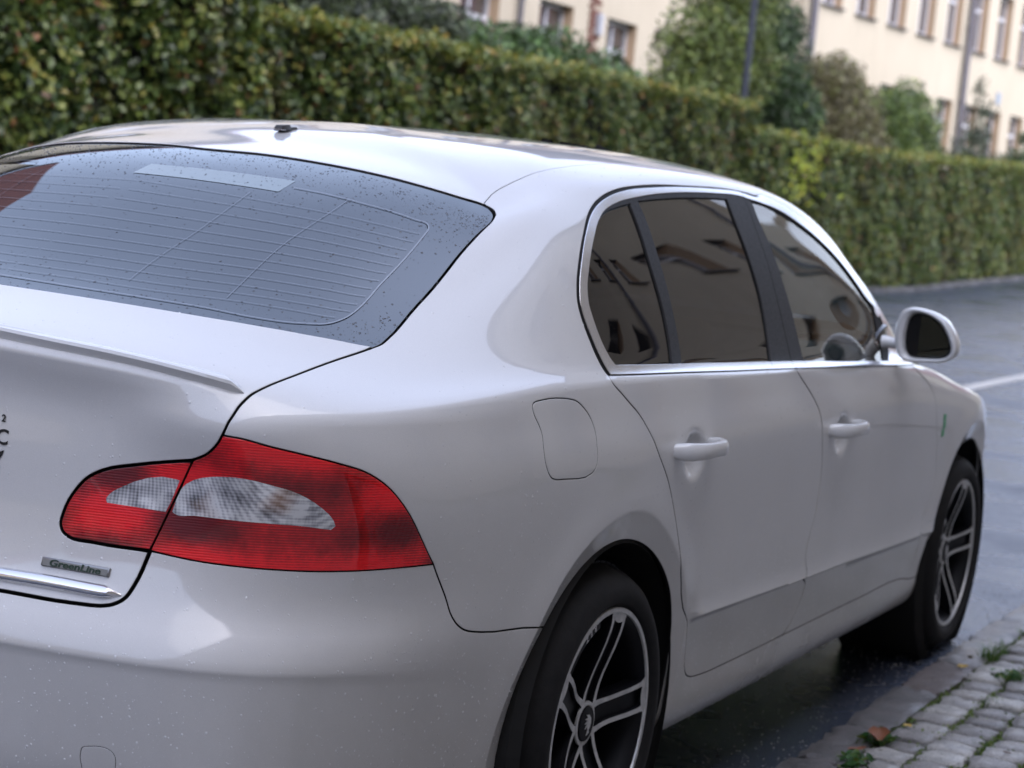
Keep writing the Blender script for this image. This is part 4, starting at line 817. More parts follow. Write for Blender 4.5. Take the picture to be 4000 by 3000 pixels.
# wheels
def lathe(prof,seg,x0=0.):
    V=[];F_=[];m=len(prof)
    for k in range(seg):
        a=2*math.pi*k/seg
        for x,r in prof: V.append((x+x0,r*math.sin(a),r*math.cos(a)))
    for k in range(seg):
        j=(k+1)%seg
        for i in range(m-1): F_.append((k*m+i,k*m+i+1,j*m+i+1,j*m+i))
    return V,F_
def wheel(y,s,rot):
    w=empty('wheel',(0,y,.317),parent=car)
    xo=.875
    tp=[(-.195,.215),(-.205,.235),(-.210,.262),(-.202,.285),(-.190,.300),(-.165,.3125),(-.125,.3160),(-.080,.3155),(-.052,.3105),(-.024,.301),(-.004,.288),(.008,.272),(.010,.256),(.006,.243),(.001,.2385),(-.004,.2365),(-.003,.2345),(-.006,.233),(-.006,.228)]
    V,F_=lathe(tp,72,xo); o=MB().add(mir(V,s),F_).build('tyre',M['tyre'],w,smooth=True)
    # tread blocks: shallow cross cuts around the shoulder
    tb=MB()
    for k in range(72):
        a=2*math.pi*k/72
        for xx,wd,rt in ((-.066,.028,.3140),(-.105,.036,.3168),(-.145,.034,.3158)):
            ca,sa=math.cos(a),math.sin(a); r=.3155; h=.011
            P=[(xo+xx-wd/2,-h,r),(xo+xx+wd/2,-h,r),(xo+xx+wd/2,h,r),(xo+xx-wd/2,h,r)]
            V=[]
            for rr in (.309,rt):
                for q in P: V.append((q[0],q[1]*ca+rr*sa,-q[1]*sa+rr*ca))
            tb.add(mir(V,s),[(4,5,6,7),(0,1,5,4),(1,2,6,5),(2,3,7,6),(3,0,4,7)])
    tag(tb.build('tread_blocks',M['rimblack'],w),kind='stuff')
    rp=[(-.175,.214),(-.12,.205),(-.03,.206),(-.010,.214),(-.004,.2215)]
    V,F_=lathe(rp,72,xo); MB().add(mir(V,s),F_).build('rim_barrel',M['rimblack'],w,smooth=True)
    lp=[(-.006,.2320),(-.001,.2325),(.001,.231),(.0008,.2225),(-.003,.2215)]
    V,F_=lathe(lp,96,xo); rl=MB().add(mir(V,s),F_).build('rim_edge',M['alloy'],w,smooth=True)
    # back disc (brake and hub)
    V,F_=lathe([(-.085,0.001),(-.085,.15),(-.10,.15)],36,xo); MB().add(mir(V,s),F_).build('brake_disc',simple('brake_disc',(.09,.09,.09),.45,.8) if 'bd' not in M else M['bd'],w,smooth=True)
    def fx(r): return -.002-.030*sm(.225,.06,r)   # face recess towards the hub
    def fxx(r): return -.003-.030*(1-sm(.05,.21,r))
    def P2(r,a,x): return (xo+x,r*math.sin(a),r*math.cos(a))
    for k in range(5):
        a0=rot+2*math.pi*k/5
        g=MB()
        # black carrier behind the two bright bars
        rr=np.linspace(.04,.222,9); V=[];F_=[]
        for r in rr:
            h=.030 if r>.10 else .030
            for dd in (-1,1):
                for z in (0,1): V.append((xo+fxx(r)-.010-.028*z,)+tuple((lambda a_:(r*math.sin(a_),r*math.cos(a_)))(a0+dd*math.asin(min(.9,h/r)))))
        for i in range(len(rr)-1):
            b=i*4; F_+= [(b,b+2,b+6,b+4),(b,b+4,b+5,b+1),(b+2,b+3,b+7,b+6)]
        sp_=MB().add(mir(V,s),F_).build('spoke',M['rimblack'],w,smooth=True)
        for dd in (-1,1):
            # bright bar: from the rim to the hub, swinging towards the neighbour spoke near the hub
            V=[];F_=[]; rr=np.array([.224,.214,.203,.19,.16,.13,.105,.085,.068,.052,.040])
            off=np.array([.0,.018,.022,.0235,.0235,.0232,.0228,.0238,.026,.0275,.0275]) 
            off=np.array([.026,.0265,.0262,.026,.0252,.0245,.0240,.0246,.026,.027,.0255])
            wd=np.array([.024,.015,.0115,.0102,.0098,.0096,.0098,.0102,.0115,.0130,.014])
            for r,o_,q in zip(rr,off,wd):
                for e in (-1,1):
                    h=dd*(o_+e*q/2); a=a0+math.asin(max(-.9,min(.9,h/r))); x=fxx(r)
                    V.append(P2(r,a,x)); V.append(P2(r,a,x-.014))
            for i in range(len(rr)-1):
                b=i*4; F_+= [(b,b+2,b+6,b+4),(b,b+4,b+5,b+1),(b+2,b+3,b+7,b+6)]
            F_.append((0,1,3,2)); g3=MB().add(mir(V,s),F_); g3.m=[0,1,1]*(len(rr)-1)+[1]; g3.build('spoke_face',[M['alloy'],M['rimblack']],w,smooth=True)
        # bright bridge where the pair meets the rim
        V=[];F_=[]
        for i,(r,h) in enumerate(((.2265,.040),(.2165,.030),(.208,.022))):
            for e in np.linspace(-1,1,7):
                rr_=r-(.006*(1-e*e) if i==2 else 0); a=a0+math.asin(h*e/rr_); V.append(P2(rr_,a,fxx(rr_)+.0006))
        for i in range(2):
            for e in range(6): b=i*7+e; F_.append((b,b+1,b+8,b+7))
        MB().add(mir(V,s),F_).build('spoke_bridge',M['alloy'],w,smooth=True)
    # bright hub ring between the spokes
    V,F_=lathe([(-.036,.044),(-.0325,.0435),(-.0315,.037),(-.033,.035)],40,xo); MB().add(mir(V,s),F_).build('hub_ring',M['alloy'],w,smooth=True)
    V,F_=lathe([(-.036,.0345),(-.030,.034),(-.029,.0325),(-.029,.0305)],40,xo); MB().add(mir(V,s),F_).build('cap_ring',M['rimblack'],w,smooth=True)
    cp=MB(); V,F_=lathe([(-.0295,.0305),(-.028,.02),(-.0275,.0005)],32,xo); cap=cp.add(mir(V,s),F_).build('hub_cap',M['rimblack'],w,smooth=True)
    # winged arrow emblem on the cap
    wing=[(-.004,-.022),(.000,-.012),(-.003,-.004),(-.012,-.008),(-.003,.002),(-.015,.002),(-.003,.007),(-.015,.012),(-.002,.013),(-.010,.020),(.004,.018),(.012,.010),(.014,0),(.010,-.008),(.005,-.012),(.008,-.018)]
    V=[(xo-.0275,a,b) for a,b in wing]+[(xo-.0262,a,b) for a,b in wing]; n=len(wing)
    MB().add(mir(V,s),[tuple(range(n,2*n))]+[(i,(i+1)%n,n+(i+1)%n,n+i) for i in range(n)]).build('cap_emblem',M['alloy'],cap)
    # arched gutter of the wing above the wheel
    lg=[]
    V=[];F_=[];aa=np.radians(np.linspace(-60,240,40))
    for t in aa:
        for x,r in ((.873,.352),(.855,.372),(.60,.375),(.60,.05)): V.append((x,-r*math.cos(t),.005+r*math.sin(t)))
    for i in range(39):
        for k in range(3): F_.append((i*4+k,i*4+k+1,i*4+5+k,i*4+4+k))
    lo=MB().add(mir(V,s),F_).build('wheel_arch_liner',M['shell'],w)
    return w
M['bd']=simple('brake_disc',(.09,.09,.09),.45,.8)
for y in WHEELY:
    for s in (1,-1):
        w=wheel(y,s,R(12) if y<1 else R(11))
        if y<1 and s==1:
            # white letters near the rim edge
            for ch,ang in (('R',-18.5),('E',-23.5),('Z',-28.5)):
                a=R(ang); r=.2135
                # local axes: x along the tangent, y towards the hub, z out of the wheel
                out=Vector((1,0,0)); rad=Vector((0,math.sin(a),math.cos(a))); yy_=-rad; xx_=yy_.cross(out)
                c=Vector((.875-.0025,0,0))+rad*r
                M4=Matrix(((xx_.x,yy_.x,out.x,c.x),(xx_.y,yy_.y,out.y,c.y),(xx_.z,yy_.z,out.z,c.z),(0,0,0,1)))
                text(ch,.016,.0002,'rim_letter',simple('letter_white',(.6,.6,.62),.5) if 'lw' not in M else M['lw'],w,M4,thick=.0004)
            # thin black plate that carries the letters
            V=[];F_=[]
            for t in np.radians(np.linspace(-36,-12,9)):
                for r in (.2035,.2225): V.append((.875-.004,r*math.sin(t),r*math.cos(t)))
            for i in range(8): F_.append((2*i,2*i+1,2*i+3,2*i+2))
            MB().add(V,F_).build('letter_band',M['rimblack'],w)
# door mirrors
house=[(.868,1.029),(.872,1.069),(.881,1.097),(.899,1.108),(.925,1.109),(.969,1.103),(1.004,1.087),(1.031,1.054),(1.046,1.019),(1.047,.999),(1.030,.979),(1.0,.970),(.923,.962),(.892,.966),(.876,.989)]
glas=[(.898,1.036),(.903,1.075),(.912,1.092),(.932,1.096),(.968,1.089),(.999,1.069),(1.021,1.034),(1.031,1.004),(1.021,.988),(1.0,.981),(.925,.975),(.908,.981),(.900,1.005)]
def rs(poly,n):
    q=[];p=np.array(poly+poly[:1]); L=np.r_[0,np.cumsum(np.linalg.norm(np.diff(p,axis=0),axis=1))]
    for t in np.arange(n)/n*L[-1]: i=min(np.searchsorted(L,t,side='right')-1,len(poly)-1); f=(t-L[i])/(L[i+1]-L[i]); q.append(p[i]*(1-f)+p[i+1]*f)
    q=np.array(q)
    for _ in range(2): q=(np.roll(q,1,0)+2*q+np.roll(q,-1,0))/4
    # start at the left-most point for a stable match
    return q
def mirror(s):
    m_=empty('door_mirror',(0,0,0),parent=car)
    n=48; ho=rs(house,n); go=rs(glas,n)
    # align the starts by angle
    def srt(q,c): 
        a=np.arctan2(q[:,1]-c[1],q[:,0]-c[0]); return q[np.argsort(a)]
    c=np.array([.962,1.036]); ho=srt(ho,c); go=srt(go,c)
    y0=1.765
    layers=[(go*1.0,y0+.016),(go+(ho-go)*.18,y0+.004),(go+(ho-go)*.55,y0-.001),(go+(ho-go)*.88,y0+.002),(ho,y0+.010)]
    cc=np.array([.950,1.034])
    for f,dy in ((1.01,.03),(.985,.055),(.93,.078),(.82,.098),(.62,.113),(.35,.121),(.1,.123)): layers.append((cc+(ho-cc)*f,y0+dy))
    V=[];F_=[]
    for q,y in layers:
        for x,z in q: V.append((x,y-(x-.95)*.12,z))
    for i in range(len(layers)-1):
        for k in range(n): j=(k+1)%n; F_.append((i*n+k,i*n+j,(i+1)*n+j,(i+1)*n+k))
    F_.append(tuple((len(layers)-1)*n+k for k in range(n)))
    MB().add(mir(V,s),F_).build('mirror_housing',M['paint'],m_,smooth=True)
    gi=c+(go-c)*.985
    V=[(x,y0+.0165-(x-.95)*.12,z) for x,z in gi]+[(x,y0+.013-(x-.95)*.12,z) for x,z in (c+(gi-c)*.965)]
    MB().add(mir(V,s),[tuple(range(n,2*n))]+[(k,(k+1)%n,n+(k+1)%n,n+k) for k in range(n)],0).build('mirror_bezel',M['black'],m_,smooth=True)
    V=[(x,y0+.0125-(x-.95)*.16,z) for x,z in (c+(gi-c)*.93)]
    MB().add(mir(V,s),[tuple(range(n))]).build('mirror_glass',M['mirror'],m_)
    st_=MB(); st_.tube(mir([(.832,1.81,1.004),(.85,1.81,1.006),(.87,1.812,1.004),(.90,1.815,1.0)],s),[.020,.016,.014,.018],10)
    st_.build('mirror_arm',M['paint'],m_,smooth=True)
    ft=MB(); ft.prism([(1.735,.965),(1.90,.955),(1.88,1.05),(1.81,1.03),(1.76,1.0)],s*.795,s*.822,'x'); ft.build('mirror_foot',M['black'],m_,bevel=.004,smooth=True)
both(mirror)
# small green sticker by the front wing and third details
g_=MB()
for a,b in ((0,0),(.004,-.022),(-.003,-.045)):
    y_,z_=2.335+a,.775+b; q,n,du,dv=frame_at(*inv_side(y_,z_)); g_.box((q[0]+.001,y_,z_),(.002,.022,.020))
g_.build('green_sticker',simple('green_print',(.05,.35,.14),.4),OBJ['front_fender'][0])
# cabin: floor, dashboard, seats, wheel, rear shelf
cb=MB(); cb.box((0,1.0,.36),(1.5,2.6,.06)); cb.build('cabin_floor',M['under'],car)
cb=MB(); cb.prism([(1.78,.55),(2.35,.5),(2.40,.93),(2.10,.965),(1.86,.93),(1.80,.82)],-.70,.70,'x'); cb.build('dashboard',M['dash'],car,bevel=.02,smooth=True)
cb=MB(); cb.prism([(-.62,.90),(-.05,.93),(-.05,.97),(-.62,.985)],-.60,.60,'x'); cb.build('rear_shelf',M['seat'],car)
def seat(x,y,w,rear=False):
    e=MB(); e.prism([(y-.05,.50),(y+.45,.52),(y+.47,.64),(y+.40,.66),(y,.60)],x-w/2,x+w/2,'x')
    o=e.build('seat_cushion',M['seat'],car,bevel=.03,smooth=True)
    e=MB(); e.prism([(y-.06,.58),(y+.06,.60),(y-.10,1.06),(y-.20,1.04),(y-.19,.9)],x-w/2,x+w/2,'x'); e.build('seat_back',M['seat'],car,bevel=.03,smooth=True)
    for xx in ([x] if not rear else [-.42,0,.42]):
        e=MB(); e.prism([(y-.17,1.09),(y-.09,1.10),(y-.10,1.24),(y-.18,1.25)],xx-.12,xx+.12,'x'); e.build('headrest',M['seat'],car,bevel=.025,smooth=True)
seat(.37,1.18,.50); seat(-.37,1.18,.50); seat(0,.22,1.25,True)
sw=MB(); c_=Vector((-.37,1.66,.92)); ax=Vector((0,-.9,.42)).normalized(); u_=Vector((1,0,0)); v_=ax.cross(u_)
sw.tube([c_+(u_*math.cos(a)+v_*math.sin(a))*.185 for a in np.linspace(0,2*math.pi,33)],.015,8,cap=False); sw.tube([c_-u_*.18,c_+u_*.18],.018,6); sw.tube([c_,c_-v_*.18],.018,6); sw.tube([c_,c_-ax*.25],.03,8)
sw.build('steering_wheel',M['plastic'],car,smooth=True)
# floor pan so daylight does not pass below the car
fb=MB(); fb.box((0,.95,.215),(1.56,3.7,.05)); fb.build('floor_pan',M['under'],car)
ex=MB(); ex.tube([(.45,-.75,.24),(.45,-1.05,.25)],.035,12); ex.build('exhaust_pipe',M['under'],car,smooth=True)
# ------------------------------------------------------------ ground
def gz(y): return np.where(np.asarray(y)>32.5,.021*(np.asarray(y)-32.5)*sm(32.5,37,np.asarray(y,float)),0.)
def asphalt():
    n=N('wet_asphalt'); g=n.noise(700,2,.7); b=n.noise(1.1,5,.62); f=n.noise(60,5,.8); st=n.noise(240,1,.5)
    col=n.ramp(g,[(.3,(.012,.013,.019)),(.55,(.034,.038,.052)),(.72,(.07,.075,.095))])
    col=n.mix(n.ramp(st,[(.70,(0,0,0)),(.76,(1,1,1))]),col,(.16,.155,.15))
    col=n.mix(n.ramp(n.noise(.6,4,.6),[(.4,(0,0,0)),(.7,(.6,.6,.6))]),col,(.02,.02,.022))
    n.set(Base_Color=col,Roughness=n.ramp(b,[(.36,(.16,.16,.16)),(.55,(.32,.32,.32)),(.72,(.5,.5,.5))]),Specular_IOR_Level=.4,Coat_Weight=n.ramp(b,[(.38,(.72,.72,.72)),(.72,(.25,.25,.25))]),Coat_Roughness=n.ramp(b,[(.36,(.14,.14,.14)),(.6,(.34,.34,.34))]),Coat_Tint=(.60,.74,1.0),)
    n.set(Normal=n.bump(g,.55,.004,n.bump(f,.35,.01)),Coat_Normal=n.bump(n.noise(300,2,.6),.25,.003,n.bump(f,.12,.01)))
    return n.m
M['asphalt']=asphalt()
def stone(name,a,b,c,moss=.0,rough=.75):
    n=N(name); o=n.n.new('ShaderNodeObjectInfo'); t=n.n.new('ShaderNodeTexCoord')
    va=n.n.new('ShaderNodeVectorMath'); va.operation='ADD'; n.l.new(t.outputs['Object'],va.inputs[0]); sc=n.n.new('ShaderNodeVectorMath'); sc.operation='SCALE'; n.l.new(o.outputs['Location'],sc.inputs[0]); sc.inputs['Scale'].default_value=3.7; n.l.new(sc.outputs[0],va.inputs[1])
    v=va.outputs[0]
    k=n.noise(14,6,.75,vec=v); s=n.noise(160,3,.7,vec=v); d=n.noise(55,4,.7,vec=v)
    col=n.ramp(k,[(.3,a),(.5,b),(.72,c)]); col=n.mix(n.ramp(s,[(.35,(0,0,0)),(.7,(1,1,1))]),n.mix(.45,col,(.05,.05,.055)),col)
    hv=n.n.new('ShaderNodeHueSaturation'); n.l.new(col,hv.inputs['Color']); n.l.new(n.math('MULTIPLY_ADD',o.outputs['Random'],.8,.5),hv.inputs['Value']); n.l.new(n.math('MULTIPLY_ADD',o.outputs['Random'],.06,.47),hv.inputs['Hue'])
    col=n.mix(n.ramp(d,[(.58,(0,0,0)),(.70,(.6,.6,.6))]),hv.outputs[0],(.035,.06,.015))
    n.set(Base_Color=col,Roughness=n.math('MULTIPLY_ADD',k,.35,rough-.25),Coat_Weight=.25,Coat_Roughness=.25,Normal=n.bump(s,.9,.006,n.bump(k,1.,.02)))
    return n.m
M['sett']=stone('granite_sett',(.30,.29,.28),(.45,.43,.41),(.62,.60,.57))
M['kerb']=stone('granite_kerb',(.11,.105,.105),(.22,.205,.20),(.36,.33,.32),rough=.5)
M['kerbpink']=stone('pink_granite',(.19,.155,.145),(.27,.23,.215),(.34,.30,.28))
def soil():
    n=N('mossy_soil'); k=n.noise(40,5,.75); n.set(Base_Color=n.ramp(k,[(.35,(.018,.016,.010)),(.5,(.035,.05,.012)),(.68,(.075,.11,.022))]),Roughness=.95,Normal=n.bump(n.noise(300,3,.8),.9,.008,n.bump(k,.6,.02))); return n.m
M['moss']=soil()
def sheet(name,x0,x1,y0,y1,z,mat,nx=6,ny=60,kind='structure'):
    X,Y=np.meshgrid(np.linspace(x0,x1,nx+1),np.linspace(y0,y1,ny+1),indexing='ij'); V=np.stack([X,Y,gz(Y)+z],-1).reshape(-1,3)
    F_=[(i*(ny+1)+j,(i+1)*(ny+1)+j,(i+1)*(ny+1)+j+1,i*(ny+1)+j+1) for i in range(nx) for j in range(ny)]
    return tag(mesh(name,V,F_,mat),kind=kind)
def earth():
    n=N('grass_ground'); k=n.noise(3,6,.7); n.set(Base_Color=n.ramp(k,[(.35,(.03,.035,.012)),(.7,(.06,.09,.025))]),Roughness=.95); return n.m
M['earth']=earth()
sheet('ground',-400,400,-400,600,-.03,M['earth'],8,200)
sheet('road',-7.6,.905,-60,140,0,M['asphalt'],8,120)
sheet('pavement_bed',.905,6.2,-60,140,-.006,M['moss'],3,120)
# parking line
def linem():
    n=N('road_paint'); n.set(Base_Color=n.mix(n.ramp(n.noise(60,5,.8),[(.42,(0,0,0)),(.62,(1,1,1))]),(.45,.45,.46),(.80,.80,.80)),Roughness=.4,Coat_Weight=.5,Coat_Roughness=.2); return n.m
sheet('parking_line',-1.65,-1.51,-30,42,.004,linem(),1,60)
# granite kerb stones flush with the gutter
kr=np.random.default_rng(11)
def block(lx,ly,h,rn_,nx=3,ny=3,rag=.006,drop=.003):
    """an irregular worn stone: ragged outline, domed top, sides down into the bed"""
    V=[];F_=[];Wd=nx+1
    for i in range(nx+1):
        for j in range(ny+1):
            x=-lx/2+lx*i/nx; y=-ly/2+ly*j/ny; e=(i in(0,nx))or(j in(0,ny)); c=(i in(0,nx))and(j in(0,ny))
            x+=rn_.normal(0,rag*.6); y+=rn_.normal(0,rag*.6)
            if c: x*=.93;y*=.93
            V.append((x,y,h-(drop if e else 0)-(drop if c else 0)+rn_.normal(0,.0016)))
    ring=[(i,0) for i in range(nx+1)]+[(nx,j) for j in range(1,ny+1)]+[(i,ny) for i in range(nx-1,-1,-1)]+[(0,j) for j in range(ny-1,0,-1)]
    b=len(V)
    for i,j in ring: p=V[i*(ny+1)+j]; V.append((p[0]*1.025,p[1]*1.025,p[2]-.007))
    b2=len(V)
    for i,j in ring: p=V[i*(ny+1)+j]; V.append((p[0]*1.0,p[1]*1.0,-.03))
    for i in range(nx):
        for j in range(ny): a=i*(ny+1)+j; F_.append((a,a+ny+1,a+ny+2,a+1))
    m=len(ring)
    for k in range(m):
        a=ring[k];c=ring[(k+1)%m]; ia=a[0]*(ny+1)+a[1]; ic=c[0]*(ny+1)+c[1]; q=(k+1)%m
        F_+= [(ia,b+k,b+q,ic),(b+k,b2+k,b2+q,b+q)]
    return V,F_
pave=empty('kerb',(0,0,0)); tag(pave,kind='structure')
y=-1.2; kms=[]
i=0
while y<9:
    L_=kr.uniform(.32,.62); V,F_=block(.126,L_-.010,.014,kr,5,12,.0045,.004); V=[(a,b,c+(kr.normal(0,.0022) if c>.005 else 0)) for a,b,c in V]
    o=MB().add(V,F_).build('kerb_stone',M['kerbpink'] if i%5==3 else M['kerb'],pave,smooth=True,loc=(.967+kr.normal(0,.003),y+L_/2,kr.uniform(-.002,.004))); y+=L_; i+=1
sheet('kerb_run',.905,1.03,9.05,140,.014,M['kerb'],1,100); sheet('kerb_run',.905,1.03,-60,-1.25,.014,M['kerb'],1,40)
# setts of the pavement, each one a stone
pv=empty('pavement',(0,0,0)); tag(pv,kind='structure')
variants=[]
for k in range(14):
    V,F_=block(kr.uniform(.102,.112),kr.uniform(.104,.116),.013,kr,4,4,.005,.0035); me=bpy.data.meshes.new('sett'); me.from_pydata(V,[],F_); me.materials.append(M['sett'])
    for p in me.polygons: p.use_smooth=True
    me.update(); variants.append(me)
cnt=0; far=[]
for c in range(34):
    xx=1.092+c*.1165
    ph=kr.uniform(0,.12)
    yy=-.6+ph
    while yy<9:
        st_=kr.uniform(.116,.128); x_=xx+kr.normal(0,.0035); rz=kr.normal(0,.05)
        view= c<7 and .75<yy<5.3
        if view and cnt<296:
            o=bpy.data.objects.new('sett',variants[kr.integers(14)]); o.location=(x_,yy,kr.uniform(-.003,.005)); o.rotation_euler=(kr.normal(0,.02),kr.normal(0,.02),rz+(math.pi if kr.random()<.5 else 0)); link(o,pv); cnt+=1
        else: far.append((x_,yy,rz,kr.integers(14)))
        yy+=st_
VV=[];FF=[];k=0
for x_,y_,rz,vi in far:
    me=variants[vi]; co=np.array([v.co for v in me.vertices]); ca,sa=math.cos(rz),math.sin(rz)
    VV.append(np.stack([co[:,0]*ca-co[:,1]*sa+x_,co[:,0]*sa+co[:,1]*ca+y_,co[:,2]],1)); FF+= [tuple(k+i for i in p.vertices) for p in me.polygons]; k+=len(co)
tag(mesh('far_setts',np.vstack(VV),FF,M['sett'],pv,smooth=True),kind='stuff')
sheet('pavement_far',1.03,6.2,9.2,140,.012,M['sett'],3,60)
sheet('pavement_far',1.03,6.2,-60,-.75,.012,M['sett'],3,30)
# grass and weeds in the joints
def leafmat(name,stops,rough=.5,noise_amt=True,trans=.25):
    n=N(name); g=n.n.new('ShaderNodeNewGeometry'); col=n.ramp(g.outputs['Random Per Island'],stops,'LINEAR')
    t=n.n.new('ShaderNodeTexCoord'); 
    n.set(Base_Color=col,Roughness=rough,Specular_IOR_Level=.45)
    tr=n.n.new('ShaderNodeBsdfTranslucent'); n.l.new(col,tr.inputs['Color']); mx=n.n.new('ShaderNodeMixShader'); mx.inputs[0].default_value=trans
    n.l.new(n.b.outputs[0],mx.inputs[1]); n.l.new(tr.outputs[0],mx.inputs[2]); n.l.new(mx.outputs[0],n.out.inputs[0]); n.col=col
    return n
M['grass']=leafmat('grass_blades',[(0,(.04,.09,.015)),(.6,(.08,.17,.025)),(.9,(.16,.24,.05)),(1,(.22,.20,.08))]).m
def tuft(x,y,r,n,h,name='grass_tuft',z=0.):
    V=[];F_=[]
    for _ in range(n):
        a=kr.uniform(0,2*math.pi); rr=r*math.sqrt(kr.random()); bx,by=x+rr*math.cos(a),y+rr*math.sin(a)*1.6; hh=h*kr.uniform(.4,1.1); d=kr.uniform(0,2*math.pi); ln=kr.uniform(.2,.9)*hh; w=kr.uniform(.0012,.0026)
        px,py=-math.sin(d)*w,math.cos(d)*w; k=len(V)
        for t in (0,.5,1):
            ox,oy=math.cos(d)*ln*t*t,math.sin(d)*ln*t*t; ww=1-t*.85
            V+= [(bx+ox-px*ww,by+oy-py*ww,z+hh*(t-.25*t*t)),(bx+ox+px*ww,by+oy+py*ww,z+hh*(t-.25*t*t))]
        F_+= [(k,k+1,k+3,k+2),(k+2,k+3,k+5,k+4)]
    return V,F_
def leaves_xyz(P,size,rn_,nrm=None,fold=.25,asp=.62,jit=1.0):
    """flat-folded leaves: 6 points, 2 quads each"""
    n=len(P); s=size*(.65+.7*rn_.random(n))
    a=rn_.normal(size=(n,3))
    if nrm is not None: a=a*jit+nrm
    nn=a/np.linalg.norm(a,axis=1)[:,None]
    b=rn_.normal(size=(n,3)); b-= (b*nn).sum(1)[:,None]*nn; b/=np.linalg.norm(b,axis=1)[:,None]; c=np.cross(nn,b)
    s=s[:,None]; w=s*asp*.5
    pts=[-b*s*.5,-b*s*.08+c*w+nn*w*fold,b*s*.32+c*w*.7+nn*w*fold,b*s*.55,b*s*.32-c*w*.7+nn*w*fold,-b*s*.08-c*w+nn*w*fold]
    V=np.stack([P+p for p in pts],1).reshape(-1,3); k=np.arange(n)[:,None]*6
    Q=np.concatenate([k+np.array([0,1,2,3]),k+np.array([0,3,4,5])],1).reshape(-1,4)
    return V,Q
for i,(x,y,r,n_,h) in enumerate([(1.035,1.50,.035,90,.035),(1.0,1.46,.03,70,.03),(1.03,2.72,.03,120,.075),(1.035,2.86,.022,60,.06),(1.05,3.75,.03,150,.09),(1.09,3.95,.03,90,.08),(1.15,2.50,.03,110,.05),(1.17,2.16,.025,90,.03),(1.15,2.85,.02,70,.04),(1.035,3.2,.02,60,.05),(1.27,2.35,.02,60,.035),(1.26,1.70,.018,60,.02),(1.03,1.25,.03,90,.03)]):
    V,F_=tuft(x,y,r,n_,h)
    o=mesh('grass_tuft',V,F_,M['grass'])
    lbl=['low weeds around the brown leaf at the kerb','low weeds on the road side of the brown leaf','taller grass tuft at the kerb joint below the front tyre','short grass just beyond the tall kerb tuft','tallest grass tuft by the far end of the kerb','grass on the setts beside the tallest far tuft','grass clump among setts beside the pink kerb stone','small grass clump in the middle of the setts','thin grass in the sett joint past the clump','short grass at the kerb between two taller tufts','grass clump on the setts nearest the right edge','tiny grass clump low in the right corner','low weeds at the near end of the kerb'][i]
    tag(o,lbl,'grass tuft','grass growing in the paving joints',kind='thing')
# broad weed leaves
M['weed']=leafmat('weed_leaves',[(0,(.02,.07,.012)),(.6,(.045,.13,.03)),(1,(.14,.18,.03))]).m
wi=0
for x,y,n_,lab_ in ((1.03,1.48,60,'flat green weed rosette beside the brown leaf'),(1.045,1.22,50,'green weed with broad leaves at the frame bottom'),(1.14,2.49,40,'leafy weed in the setts by the pink stone')):
    P=np.stack([kr.normal(x,.02,n_),kr.normal(y,.035,n_),kr.uniform(.012,.03,n_)],1); V,Q=leaves_xyz(P,.024,kr,np.array([[0,0,1.5]]))
    rt=empty('weed',(x,y,0)); tag(rt,lab_,'weed'); tag(fastmesh('leaves',V-np.array([x,y,0]),Q,M['weed'],rt),kind='stuff')
# moss in the joints: tiny tufts
P=[]
for _ in range(15000):
    c=kr.integers(0,8); x=1.033+c*.1165+kr.normal(0,.007) if kr.random()<.75 else kr.uniform(1.03,1.9); y=kr.uniform(.8,4.6); P.append((x,y,kr.uniform(.0,.011)))
V,Q=leaves_xyz(np.array(P),.009,kr,np.array([[0,0,1.]])); M['mossleaf']=leafmat('moss_tufts',[(0,(.06,.11,.012)),(.6,(.12,.19,.025)),(1,(.22,.29,.05))]).m
tag(fastmesh('moss',V,Q,M['mossleaf']),'green moss in the joints between the setts','moss',kind='stuff')
# fallen leaves
M['deadleaf']=simple('dead_leaf',(.20,.075,.035),.6); M['yellowleaf']=simple('yellow_leaf',(.38,.26,.05),.6)
def fallen(x,y,s,mat,lab_,rz,z=.02,curl=.3):
    V=[];F_=[];n_=9
    for i in range(n_):
        t=i/(n_-1); w=s*.32*math.sin(math.pi*min(1,t*.95+.04))**.8
        for e in (-1,0,1): V.append((-s/2+s*t,e*w,abs(e)*w*curl*1.4+.25*s*(t-.5)**2*curl*4+(.01*math.sin(t*9) if e else 0)*s*4))
    for i in range(n_-1):
        for e in (0,1): k=i*3+e; F_.append((k,k+3,k+4,k+1))
    o=mesh('fallen_leaf',V,F_,mat,smooth=True,loc=(x,y,z)); o.rotation_euler=(kr.normal(0,.15),kr.normal(0,.15),rz); tag(o,lab_,'leaf'); return o
fallen(1.045,1.44,.085,M['deadleaf'],'large curled brown leaf lying on the kerb weeds',1.9,.022,.8)
fallen(1.0,2.50,.035,M['yellowleaf'],'small yellow leaf on the kerb near the pink stone',.3)
fallen(.985,2.66,.03,M['yellowleaf'],'smaller yellow leaf further along the kerb',2.3)
fallen(1.06,1.66,.03,M['yellowleaf'],'pale leaf scrap on the setts past the brown leaf',1.)
fallen(1.02,1.57,.028,M['yellowleaf'],'yellow leaf scrap between the weeds and the setts',2.)
fallen(1.335,1.60,.022,M['deadleaf'],'tiny dark red leaf on a sett in the corner',.5)
fallen(1.02,1.34,.05,M['deadleaf'],'rusty leaf lying flat on the near kerb stone',.6,.017,.2)
